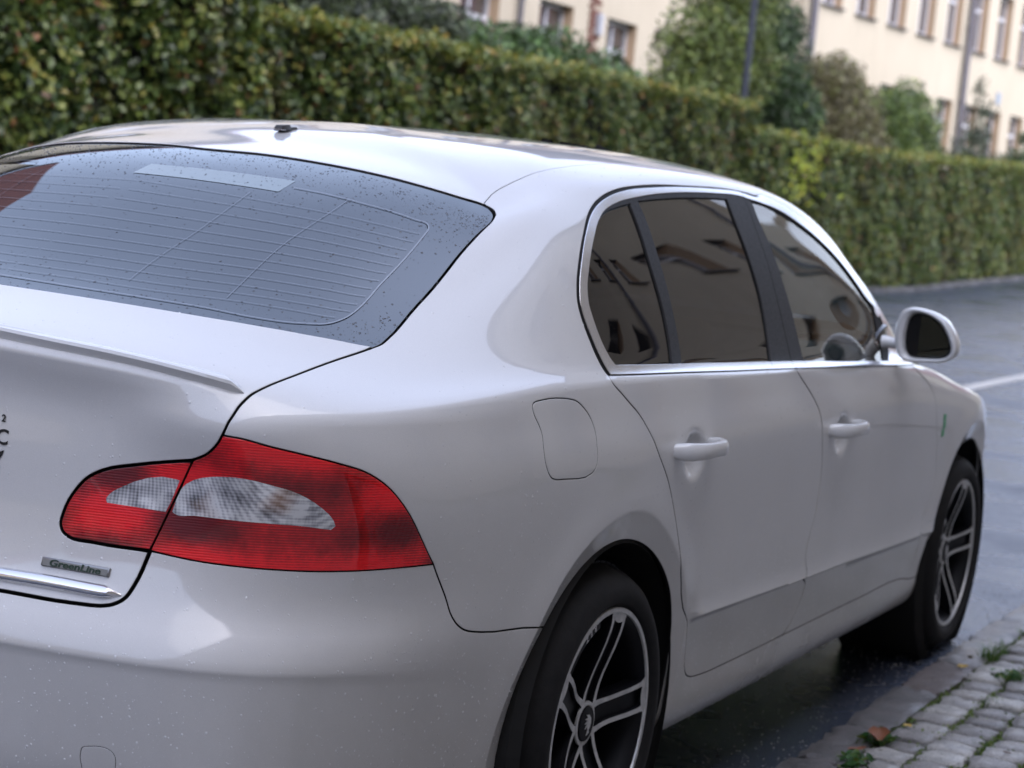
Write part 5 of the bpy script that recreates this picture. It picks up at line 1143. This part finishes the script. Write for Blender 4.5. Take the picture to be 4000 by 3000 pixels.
# grit on the asphalt
P=np.stack([kr.uniform(-.6,.9,900),kr.uniform(.9,4.2,900),np.full(900,.002)],1); P[:,0]=.9-np.abs(kr.normal(0,.22,900))
V=[];F_=[]
for p in P:
    s_=kr.uniform(.0012,.004); k=len(V); q=[(p[0]+s_*a,p[1]+s_*b,p[2]+s_*c) for a,b,c in ((1,0,0),(-.5,.8,0),(-.5,-.9,0),(0,0,.9))]; V+=q; F_+= [(k,k+1,k+3),(k+1,k+2,k+3),(k+2,k,k+3)]
tag(mesh('grit',V,F_,simple('grit_stone',(.22,.21,.20),.6)),'loose grit on the wet asphalt','grit',kind='stuff')
# far kerb below the hedge
fk=MB()
yy=6.0; fkr=empty('far_kerb',(0,0,0)); tag(fkr,kind='structure')
V,F_=block(.12,.98,.09,kr,2,4,.004,.006); fme=bpy.data.meshes.new('kerb_stone'); fme.from_pydata(V,[],F_); fme.materials.append(stone('far_kerb_granite',(.05,.05,.05),(.10,.095,.095),(.17,.16,.16)))
while yy<80:
    o=bpy.data.objects.new('kerb_stone',fme); o.location=(-7.67,yy+.5,float(gz(yy+.5))); link(o,fkr); yy+=1.0
# ------------------------------------------------------------ hedges
def hedge_leaf(name,stops,brown):
    n=N(name); g=n.n.new('ShaderNodeNewGeometry'); col=n.ramp(g.outputs['Random Per Island'],stops)
    b=n.ramp(n.noise(.85,4,.6),[(.54,(0,0,0)),(.70,(.85,.85,.85))]); b2=n.math('MULTIPLY',b,n.ramp(n.math('FRACT',n.math('MULTIPLY',g.outputs['Random Per Island'],7.3)),[(.25,(1,1,1)),(.5,(.2,.2,.2))]))
    col=n.mix(b2,col,brown)
    n.set(Base_Color=col,Roughness=.42,Specular_IOR_Level=.6)
    tr=n.n.new('ShaderNodeBsdfTranslucent'); n.l.new(col,tr.inputs['Color']); mx=n.n.new('ShaderNodeMixShader'); mx.inputs[0].default_value=.3
    n.l.new(n.b.outputs[0],mx.inputs[1]); n.l.new(tr.outputs[0],mx.inputs[2]); n.l.new(mx.outputs[0],n.out.inputs[0]); return n.m
HS=[(0,(.022,.046,.010)),(.30,(.050,.090,.020)),(.60,(.105,.16,.032)),(.80,(.18,.23,.045)),(.90,(.28,.30,.07)),(.945,(.30,.26,.05)),(.965,(.28,.12,.04)),(1,(.12,.06,.03))]
M['hedge']=hedge_leaf('hedge_leaves',HS,(.14,.085,.04))
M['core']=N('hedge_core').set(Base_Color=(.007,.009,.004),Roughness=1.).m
M['bark']=simple('bark',(.06,.045,.035),.9)
M['hedgetop']=hedge_leaf('hedge_top_leaves',[(0,(.06,.10,.02)),(.5,(.13,.17,.03)),(.8,(.28,.30,.05)),(.93,(.42,.34,.06)),(1,(.35,.16,.05))],(.22,.14,.05))
def hedge(x,y0,y1,h,dens,size,label,depth=1.1,n_in=1.,zt=None):
    t=empty('hedge',(x-depth/2,(y0+y1)/2,0)); tag(t,label,'hedge','clipped hedges along the far side of the road')
    off=np.array([x-depth/2,(y0+y1)/2,0])
    ny=max(2,int((y1-y0)/.8)); ys=np.linspace(y0,y1,ny+1)
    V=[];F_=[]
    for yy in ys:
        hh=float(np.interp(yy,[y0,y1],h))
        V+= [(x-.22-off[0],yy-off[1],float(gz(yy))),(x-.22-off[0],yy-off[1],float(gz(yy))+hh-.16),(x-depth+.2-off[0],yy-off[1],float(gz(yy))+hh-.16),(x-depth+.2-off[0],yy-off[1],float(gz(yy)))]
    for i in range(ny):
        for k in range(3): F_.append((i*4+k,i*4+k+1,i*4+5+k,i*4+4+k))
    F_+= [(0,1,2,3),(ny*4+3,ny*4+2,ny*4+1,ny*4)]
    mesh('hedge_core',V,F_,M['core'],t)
    n=int((y1-y0)*2.6*dens); Y=rng.uniform(y0,y1,n); H=np.interp(Y,[y0,y1],h); Z=rng.random(n)*H
    # clumps: the face swells and sinks
    sw=.09*np.sin(Y*2.1+Z*1.3)+.07*np.sin(Y*4.7-Z*3.1+1)+.05*np.sin(Y*9.3+Z*7.7)
    X=x+sw-np.abs(rng.normal(0,.11,n))
    P=np.stack([X,Y,Z+gz(Y)],1)
    V,Q=leaves_xyz(P-off,size,rng,np.array([[1.1,0,.5]])); fo=fastmesh('face_leaves',V,Q,M['hedge'],t); tag(fo,kind='stuff')
    n=int((y1-y0)*depth*dens*1.15); Y=rng.uniform(y0,y1,n); H=np.interp(Y,[y0,y1],h); X=rng.uniform(x-depth,x+.05,n)
    P=np.stack([X,Y,H+gz(Y)+rng.normal(0,.045,n)+.03*np.sin(Y*5)],1); V,Q=leaves_xyz(P-off,size,rng,np.array([[.3,0,1.2]])); fo=fastmesh('top_leaves',V,Q,M['hedgetop'],t); tag(fo,kind='stuff')
    n=int(depth*2.6*dens)
    for ye in (y0,y1):
        P=np.stack([rng.uniform(x-depth,x,n),ye+rng.normal(0,.06,n),rng.random(n)*np.interp(ye,[y0,y1],h)+float(gz(ye))],1); V,Q=leaves_xyz(P-off,size,rng,np.array([[.3,-1 if ye==y0 else 1,.3]])); fo=fastmesh('end_leaves',V,Q,M['hedge'],t); tag(fo,kind='stuff')
    return t
hedge(-8.05,5.5,12.0,(3.3,3.05),1500,.082,'tall dense hedge with large green leaves filling the upper left')
hedge(-8.1,12.0,17.0,(2.62,2.69),1300,.072,'clipped hedge with orange-tinged top left of the round green shrub')
hedge(-8.1,17.0,25.6,(2.69,2.78),1300,.058,'clipped hedge with brown patches above the middle of the car roof')
hedge(-8.15,25.6,60,(2.42,2.6),650,.075,'lower clipped hedge with a yellow-green top beside the bend of the road',1.3)
tag(hedge(-8.1,-14,5.5,(2.5,2.55),220,.12,'clipped hedge beyond the left edge of the photograph'),None)
# ------------------------------------------------------------ shrubs and trees
def crown_pts(n,c,r,lumps,rn_,shell=.55):
    P=[]
    L_=[(np.array(l[:3]),np.array(l[3:6])) for l in lumps]
    vol=np.array([np.prod(l[1])**(2/3) for l in L_]); vol/=vol.sum()
    for (lc,lr),w in zip(L_,vol):
        k=int(n*w); d=rn_.normal(size=(k,3)); d/=np.linalg.norm(d,axis=1)[:,None]; q=shell+(1-shell)*rn_.random(k)[:,None]; q=q*(1+.16*np.sin(d[:,:1]*7+lc[1])*np.sin(d[:,2:]*9))
        P.append(lc+d*q*lr)
    return np.vstack(P)
def bush(label,base,lumps,n,size,mat,cat='bush',trunks=3,limb=.03,core=True,group=None,shell=.55):
    b=np.array(base,float); t=empty({'bush':'bush','tree':'tree','conifer':'conifer'}.get(cat,'bush'),tuple(b)); tag(t,label,cat,group)
    g=MB()
    for i in range(trunks):
        tg=lumps[i%len(lumps)]; a=Vector((rng.normal(0,.06),rng.normal(0,.06),-.1)); e=Vector((tg[0]*.8,tg[1]*.8,tg[2]+tg[5]*.3)); mid=a.lerp(e,.5)+Vector((rng.normal(0,.1),rng.normal(0,.1),0))
        g.tube([a,mid,e],[limb,limb*.7,limb*.25],6)
        for _ in range(5):
            f=rng.uniform(.4,.95); s_=a.lerp(mid,f*2) if f<.5 else mid.lerp(e,f*2-1); d=Vector((rng.normal(0,1),rng.normal(0,1),rng.uniform(.1,1))).normalized()*rng.uniform(.3,.8)*max(tg[3],.4)
            g.tube([s_,s_+d*.5+Vector((0,0,.03)),s_+d],[limb*.4,limb*.28,limb*.1],5)
    g.build('trunk' if cat=='tree' else 'branches',M['bark'],t,smooth=True)
    P=crown_pts(n,None,None,lumps,rng,shell); V,Q=leaves_xyz(P,size,rng,np.array([[.4,-.2,.8]]),jit=1.)
    fo=fastmesh('crown' if cat=='tree' else 'foliage',V,Q,mat,t); tag(fo,kind='stuff')
    return t
GR=lambda name,k,ex=():leafmat(name,[(0,tuple(.35*a for a in k)),(.5,k),(.86,tuple(min(1,1.9*a) for a in k))]+list(ex or [(1,tuple(min(1,3.2*a) for a in k))]),.4,trans=.28).m
M['lf_conifer']=GR('conifer_needles',(.05,.065,.032)); M['lf_rose']=GR('glossy_shrub_leaves',(.055,.10,.030)); M['lf_light']=GR('light_tree_leaves',(.12,.16,.045),[(1,(.34,.36,.09))])
M['lf_dark']=GR('dark_tree_leaves',(.04,.07,.026)); M['lf_red']=GR('reddish_leaves',(.135,.12,.06),[(1,(.20,.26,.05))]); M['lf_mid']=GR('green_leaves',(.075,.115,.03),[(1,(.30,.38,.08))]); M['lf_grey']=GR('small_dark_leaves',(.045,.06,.035))
sg='shrubs and trees in the gardens behind the hedge'
bush('dark brownish shrub rising behind the hedge at the upper left',(-9.9,14.6,0),[(0,0,2.8,.9,1.3,1.0),(.1,-1.4,2.7,.8,.9,.9),(.1,1.3,2.7,.7,.9,.8)],22000,.08,M['lf_conifer'],group=sg)
bush('dark shrub with orange flecks left of the beige house corner',(-9.9,18.0,0),[(0,-.2,2.75,.8,1.1,.85),(0,.9,2.45,.6,.7,.6),(.1,-1.1,2.7,.6,.9,.8)],20000,.075,M['lf_conifer'],group=sg)
bush('rounded glossy green shrub below the ground floor windows',(-9.6,22.2,0),[(0,-3.2,2.5,.8,.9,.72),(0,-2.2,2.6,.8,.9,.76),(0,-1.2,2.62,.8,1.1,.80),(.1,.3,2.48,.8,1.2,.78),(.1,1.7,2.25,.7,1.1,.70),(0,2.9,2.05,.6,.9,.62)],24000,.085,M['lf_rose'],group=sg)
bush('light green feathery tree behind the dark lamp post',(-10.3,29.6,0),[(0,-.9,3.7,.9,1.2,1.1),(.1,.1,4.9,.9,1.2,1.1),(0,-1.7,2.8,.8,1.2,.7),(.1,.3,6.0,.6,.8,.8),(0,.7,3.7,.8,1.0,1.0)],20000,.085,M['lf_light'],'tree',4,.06,group=sg,shell=.25)
bush('dark green tree lobe right of the lamp post',(-10.4,31.8,0),[(0,0,3.6,.9,1.3,1.3),(.1,1.1,2.9,.8,1.0,1.0),(0,.2,4.6,.7,.9,.55)],16000,.085,M['lf_dark'],'tree',4,.06,group=sg)
bush('reddish-brown bush in front of the far facade',(-10.3,36.0,0),[(0,-.8,3.2,.9,1.3,1.1),(0,.5,3.2,.9,1.2,1.05),(0,1.6,2.7,.8,1.0,.9),(0,-.3,3.95,.7,.9,.55)],15000,.08,M['lf_red'],group=sg)
bush('round green bush with bright leaves right of the reddish bush',(-10.3,40.6,0),[(0,-1.0,3.0,.9,1.2,1.1),(0,.6,3.25,.9,1.4,1.15),(0,1.7,2.8,.7,.9,.9)],14000,.085,M['lf_mid'],group=sg)
bush('sparse small-leaved tree near the right facade windows',(-10.2,47.2,0),[(0,-.4,3.0,.6,1.2,.6),(.05,.3,3.6,.45,.8,.5),(0,1.0,4.2,.35,.55,.40),(0,.3,4.75,.22,.3,.45),(0,1.4,2.9,.6,1.1,.5),(0,1.2,3.6,.3,.5,.4)],2600,.085,M['lf_grey'],'tree',5,.035,group=sg,shell=.15)
bush('dark conifer branches at the right edge above the hedge',(-10.2,53.5,0),[(0,.3,3.2,.8,1.3,.5),(0,0,2.7,.8,1.6,.4),(0,.8,3.9,.5,.9,.3)],5000,.08,M['lf_dark'],'conifer',3,.05,group=sg,shell=.3)
# a loose shoot of bright leaves out of the hedge
P=np.stack([-8.0+np.abs(rng.normal(0,.10,160)),rng.normal(27.6,.45,160),rng.normal(1.9,.35,160)],1); V,Q=leaves_xyz(P,.08,rng,np.array([[.5,0,1]])); 
sh=fastmesh('shoot',V,Q,leafmat('bright_leaves',[(0,(.25,.34,.03)),(.6,(.42,.50,.05)),(1,(.55,.50,.06))]).m); tag(sh,'loose shoots with bright yellow-green leaves on the lower hedge','shoots',kind='stuff')
# ------------------------------------------------------------ lamp post
lp=empty('lamp_post',(-8.95,27.2,0)); tag(lp,'dark blue-grey lamp post rising behind the hedge','lamp post')
M['post']=simple('post_paint',(.035,.042,.062),.45)
MB().tube([(0,0,0),(0,0,1.2),(0,0,7.2)],[.075,.062,.045],16).build('pole',M['post'],lp,smooth=True)
MB().tube([(0,0,7.15),(.25,0,7.5),(1.1,0,7.6)],[.04,.035,.03],10).build('arm',M['post'],lp,smooth=True)
MB().prism([(.9,7.55),(1.7,7.58),(1.65,7.70),(.95,7.68)],-.14,.14,'y').build('lamp_head',M['post'],lp,bevel=.03,smooth=True)
# ------------------------------------------------------------ houses
def plaster(name,a,b):
    n=N(name); k=n.noise(.35,6,.6); f=n.noise(30,4,.7); col=n.ramp(k,[(.3,a),(.7,b)]); 
    t=n.n.new('ShaderNodeTexCoord'); mp=n.n.new('ShaderNodeMapping'); mp.inputs['Scale'].default_value=(3,3,.25); n.l.new(t.outputs['Object'],mp.inputs[0])
    st=n.ramp(n.noise(1.5,5,.7,vec=mp.outputs[0]),[(.52,(0,0,0)),(.75,(.35,.35,.35))]); col=n.mix(st,col,tuple(.55*x for x in a))
    n.set(Base_Color=col,Roughness=.9,Normal=n.bump(f,.25,.01)); return n.m
M['wall']=plaster('beige_plaster',(.50,.435,.33),(.57,.50,.39)); M['reveal']=plaster('peach_reveal',(.50,.35,.225),(.56,.40,.26))
M['frame']=simple('white_window_frame',(.60,.60,.63),.5); M['sill']=simple('dark_sill',(.075,.06,.055),.6); M['pane']=simple('window_pane',(.06,.055,.06),.05,0,Specular_IOR_Level=.8,Coat_Weight=1.0)
M['curtain']=simple('net_curtain',(.35,.32,.30),.9)
M['pipe']=simple('zinc_pipe',(.16,.15,.17),.5,.3)
def roofm():
    n=N('red_roof_tiles'); t=n.n.new('ShaderNodeTexCoord'); mp=n.n.new('ShaderNodeMapping'); n.l.new(t.outputs['Object'],mp.inputs[0])
    w=n.n.new('ShaderNodeTexWave'); w.inputs['Scale'].default_value=1.6; w.bands_direction='Z'; n.l.new(mp.outputs[0],w.inputs[0])
    n.set(Base_Color=n.ramp(n.math('ADD',n.math('MULTIPLY',w.outputs['Fac'],.4),n.math('MULTIPLY',n.noise(3,5,.7),.6)),[(.3,(.07,.022,.018)),(.7,(.17,.05,.04))]),Roughness=.7,Normal=n.bump(w.outputs['Fac'],.7,.04)); return n.m
M['roof']=roofm()
WPROTO={}
def window_set(parent,w,h,u,z,rec,Mx,first,kind=0):
    key=(round(w,2),round(h,2),kind)
    if key not in WPROTO:
        f=MB(); fw=.075
        f.box((-w/2+fw/2,0,h/2),(fw,.06,h)); f.box((w/2-fw/2,0,h/2),(fw,.06,h)); f.box((0,0,fw/2),(w-2*fw,.06,fw)); f.box((0,0,h-fw/2),(w-2*fw,.06,fw))
        zt=h*.64; f.box((0,-.012,zt),(w-2*fw,.085,.085)); f.box((0,.004,fw+(zt-.0425-fw)/2),(.085,.062,zt-.0425-fw)); f.box((0,.004,(zt+.0425+h-fw)/2),(.07,.062,h-fw-zt-.0425))
        fr=f.build('window',M['frame'])
        pn=[]
        for a,b,c,d in ((-w/2+fw,-.0425,fw,zt-.0425),(.0425,w/2-fw,fw,zt-.0425),(-w/2+fw,-.035,zt+.0425,h-fw),(.035,w/2-fw,zt+.0425,h-fw)):
            m=MB(); m.box(((a+b)/2,.012,(c+d)/2),(b-a,.008,d-c)); pn.append(m.build('pane',M['pane']))
        s_=MB(); s_.prism([(-rec-.09,-.06),(-rec-.09,-.02),(.02,.012),(.02,-.06)],-w/2-.05,w/2+.05,'x'); sl=s_.build('sill',M['sill'])
        cu=MB(); cu.box((0,.10,h*.5),(w-.2,.004,h-.2)); ct=cu.build('curtain',M['curtain'])
        WPROTO[key]=(fr,pn,sl,ct); objs=[fr]+pn+[sl,ct]
        for o in objs: COL.objects.unlink(o)
    fr,pn,sl,ct=WPROTO[key]
    o=fr.copy(); link(o,parent); o.matrix_local=Mx@Matrix.Translation((u,rec,z))
    for c in pn+[sl,ct]: 
        q=c.copy(); link(q,o)
    return o
def facade(name,label,p0,p1,nfac,zb,H,openings,depth=9,rec=.24,roof=True,group='beige apartment houses',eave=.4,rise=4.5):
    """wall from p0 to p1; x runs along the wall, -y is outwards"""
    p0=Vector(p0);p1=Vector(p1); d=(p1-p0); L_=d.length; d.normalize(); y=Vector((nfac[0],nfac[1],0)).normalized()*-1
    t=empty(name,tuple(p0)); tag(t,label,'apartment house',group)
    Mx=Matrix(((d.x,y.x,0,0),(d.y,y.y,0,0),(0,0,1,0),(0,0,0,1)))
    us=sorted({0,L_}|{o[0] for o in openings}|{o[1] for o in openings}); zs=sorted({zb,H}|{o[2] for o in openings}|{o[3] for o in openings})
    V=[];F_=[];mi=[]
    def q(a,b,c,e,m):
        k=len(V); V.extend([a,b,c,e]); F_.append((k,k+1,k+2,k+3)); mi.append(m)
    for i in range(len(us)-1):
        for j in range(len(zs)-1):
            uc,zc=(us[i]+us[i+1])/2,(zs[j]+zs[j+1])/2
            if any(o[0]<uc<o[1] and o[2]<zc<o[3] for o in openings): continue
            q((us[i],0,zs[j]),(us[i+1],0,zs[j]),(us[i+1],0,zs[j+1]),(us[i],0,zs[j+1]),0)
    for a,b,c,e in openings:
        r=rec+.05
        q((a,0,c),(a,0,e),(a,r,e),(a,r,c),1); q((b,0,c),(b,r,c),(b,r,e),(b,0,e),1); q((a,0,e),(b,0,e),(b,r,e),(a,r,e),2); q((a,0,c),(a,r,c),(b,r,c),(b,0,c),2)
        q((a,r+.25,c),(b,r+.25,c),(b,r+.25,e),(a,r+.25,e),3); 
        for zz_ in (c,e): q((a,r,zz_),(b,r,zz_),(b,r+.25,zz_),(a,r+.25,zz_),3)
        for uu_ in (a,b): q((uu_,r,c),(uu_,r,e),(uu_,r+.25,e),(uu_,r+.25,c),3)
    q((0,0,zb),(0,0,H),(0,depth,H),(0,depth,zb),0); q((L_,0,zb),(L_,depth,zb),(L_,depth,H),(L_,0,H),0); q((0,depth,zb),(0,depth,H),(L_,depth,H),(L_,depth,zb),0)
    wo_=mesh('wall',V,F_,[M['wall'],M['reveal'],M['sill'],M['shell']],t,mi=mi); wo_.matrix_local=Mx
    for a,b,c,e in openings: window_set(t,b-a,e-c,(a+b)/2,c,rec,Mx,False)
    if roof:
        r=MB(); r.prism([(-eave,H-.15),(depth/2,H+rise),(depth+eave,H-.15),(depth+eave,H-.02),(depth/2,H+rise+.18),(-eave,H-.0)],-.3,L_+.3,'x'); ro=r.build('roof',M['roof'],t); ro.matrix_local=Mx
        g=MB(); g.tube([(-.2,-eave-.05,H-.12),(L_+.2,-eave-.05,H-.12)],.07,8); go_=g.build('gutter',M['pipe'],t,smooth=True); go_.matrix_local=Mx
    return t,Mx,L_
def downpipe(t,Mx,u,z0,z1,off=-.09,r=.05):
    g=MB(); g.tube([(u,off,z0),(u,off,z1)],r,10)
    for z in np.arange(z0+.6,z1,2.0): g.tube([(u,off,z),(u,off,z+.05)],r*1.25,10)
    o=g.build('downpipe',M['pipe'],t,smooth=True); o.matrix_local=Mx; return o
# left house, parallel to the road
y0=14.; ops=[]
for k in range(-4,4):
    a=34.05+3.15*k-y0
    if a>.5 and a+1.5<27.3:
        ops+= [(a,a+1.5,3.1,4.75),(a,a+1.5,6.15,7.8)]
        if k<-1 or k>3: pass
tL,mL,LL=facade('apartment_house','beige house behind the hedge with deep windows and a bare brick strip',(-14.5,y0,0),(-14.5,41.6,0),(1,0),0,8.6,ops,rise=2.6)
downpipe(tL,mL,29.95-y0,0,9)
# bare brick strip where the plaster has fallen away
def brickm():
    n=N('old_brick'); n.set(Base_Color=n.ramp(n.noise(9,5,.8),[(.3,(.10,.045,.035)),(.7,(.24,.11,.08))]),Roughness=.9); return n.m
M['brick']=brickm()
br=empty('brick_strip',parent=tL); br.matrix_local=mL
bme=bpy.data.meshes.new('brick'); bm_=bmesh.new(); bmesh.ops.create_cube(bm_,size=1); bmesh.ops.scale(bm_,vec=(.24,.03,.065),verts=bm_.verts); bm_.to_mesh(bme); bm_.free(); bme.materials.append(M['brick'])
for j in range(34):
    z=3.0+j*.078
    w_=.5+.12*math.sin(j*1.3)
    for i in range(2 if j%3 else 1):
        o=bpy.data.objects.new('brick',bme); o.location=(33.28-y0+(i*.25 if j%2 else i*.25-.08)+rng.normal(0,.015),-.006+rng.uniform(-.004,.004),z); link(o,br)
g=MB(); g.box((33.52-y0,-.06,4.55),(.18,.12,.42)); o=g.build('meter_box',simple('grey_box',(.45,.46,.5),.5),tL,bevel=.02); o.matrix_local=mL
g=MB(); g.tube([(36.6-y0,-.10,4.67),(36.6-y0,0,4.67)],[.11,.13],16); o=g.build('wall_vent',M['sill'],tL,smooth=True); o.matrix_local=mL
# right house, turned a little towards the road
dd=Vector((.0937,1,0)).normalized(); P0=Vector((-11.8,51.6,0)); sA=-10.6; sB=26
pa=P0+dd*sA; pb=P0+dd*sB; ops=[]
for k in range(-5,12):
    a=-1.47+2.06*k-sA
    if a<.15 or a+1.2>sB-sA: continue
    if not(-.1<a+sA-.0<.0): ops+= [(a,a+1.2,6.10,7.85),(a,a+1.2,3.05,4.62)]
    ops+= [(a,a+1.2,9.1,10.7)]
tR,mR,LR=facade('apartment_house','long beige house with a row of tall upper windows and thick downpipes',tuple(pa),tuple(pb),(dd.y,-dd.x),0,11.6,ops,rise=4.5)
downpipe(tR,mR,.12-sA,0,11.6,-.13,.085); downpipe(tR,mR,-10.35-sA,0,11.6,-.13,.085)
# cable on the wall by the second house: two little lamps and a sign plate
for u,z in ((-9.0,4.75),(-7.7,4.75)):
    g=MB(); g.box((u-sA,-.06,z),(.12,.10,.10)); o=g.build('wall_lamp',M['frame'],tR,bevel=.02); o.matrix_local=mR
g=MB(); g.box((3.4-sA,-.02,5.0),(.34,.03,.34)); o=g.build('number_plate',simple('plate_blue',(.30,.36,.44),.5),tR,bevel=.01); o.matrix_local=mR
# house on the near side of the road, seen only in the reflections
ops=[]
for k in range(27):
    a=1.2+2.9*k
    ops+= [(a,a+1.35,1.35,3.05),(a,a+1.35,4.55,6.2),(a,a+1.35,7.6,9.2)]
tN,mN,LN_=facade('apartment_house','beige house on the near pavement, mirrored in the car windows',(6.2,34,0),(6.2,-46,0),(-1,0),0,13.5,ops,rise=3.5,depth=10)
for u in (4.2,15.9,27.4,39,50.7): downpipe(tN,mN,u,0,13.5,-.12,.07)
ops=[]
for k in range(11):
    a=1.5+3.2*k; ops+= [(a,a+1.4,1.4,3.0),(a,a+1.4,4.6,6.2)]
facade('apartment_house','low house across the end of the street behind the viewer',(22,-48,0),(-15,-48,0),(0,1),0,10.5,ops,rise=4)
# houses that close the street further on
facade('apartment_house','plain beige house far down the road beyond the bend',(-6,92,0),(26,84,0),(-.24,-1),0,9,[(a,a+1.3,z,z+1.6) for a in np.arange(2,30,3.2) for z in (1.6,4.8)],rise=4)
facade('apartment_house','beige house left of the photograph on the far side',(-14.5,-46,0),(-14.5,12.5,0),(1,0),0,10.2,[(a,a+1.5,z,z+1.65) for a in np.arange(1.2,56,3.15) for z in (3.1,6.15)],rise=7.0)
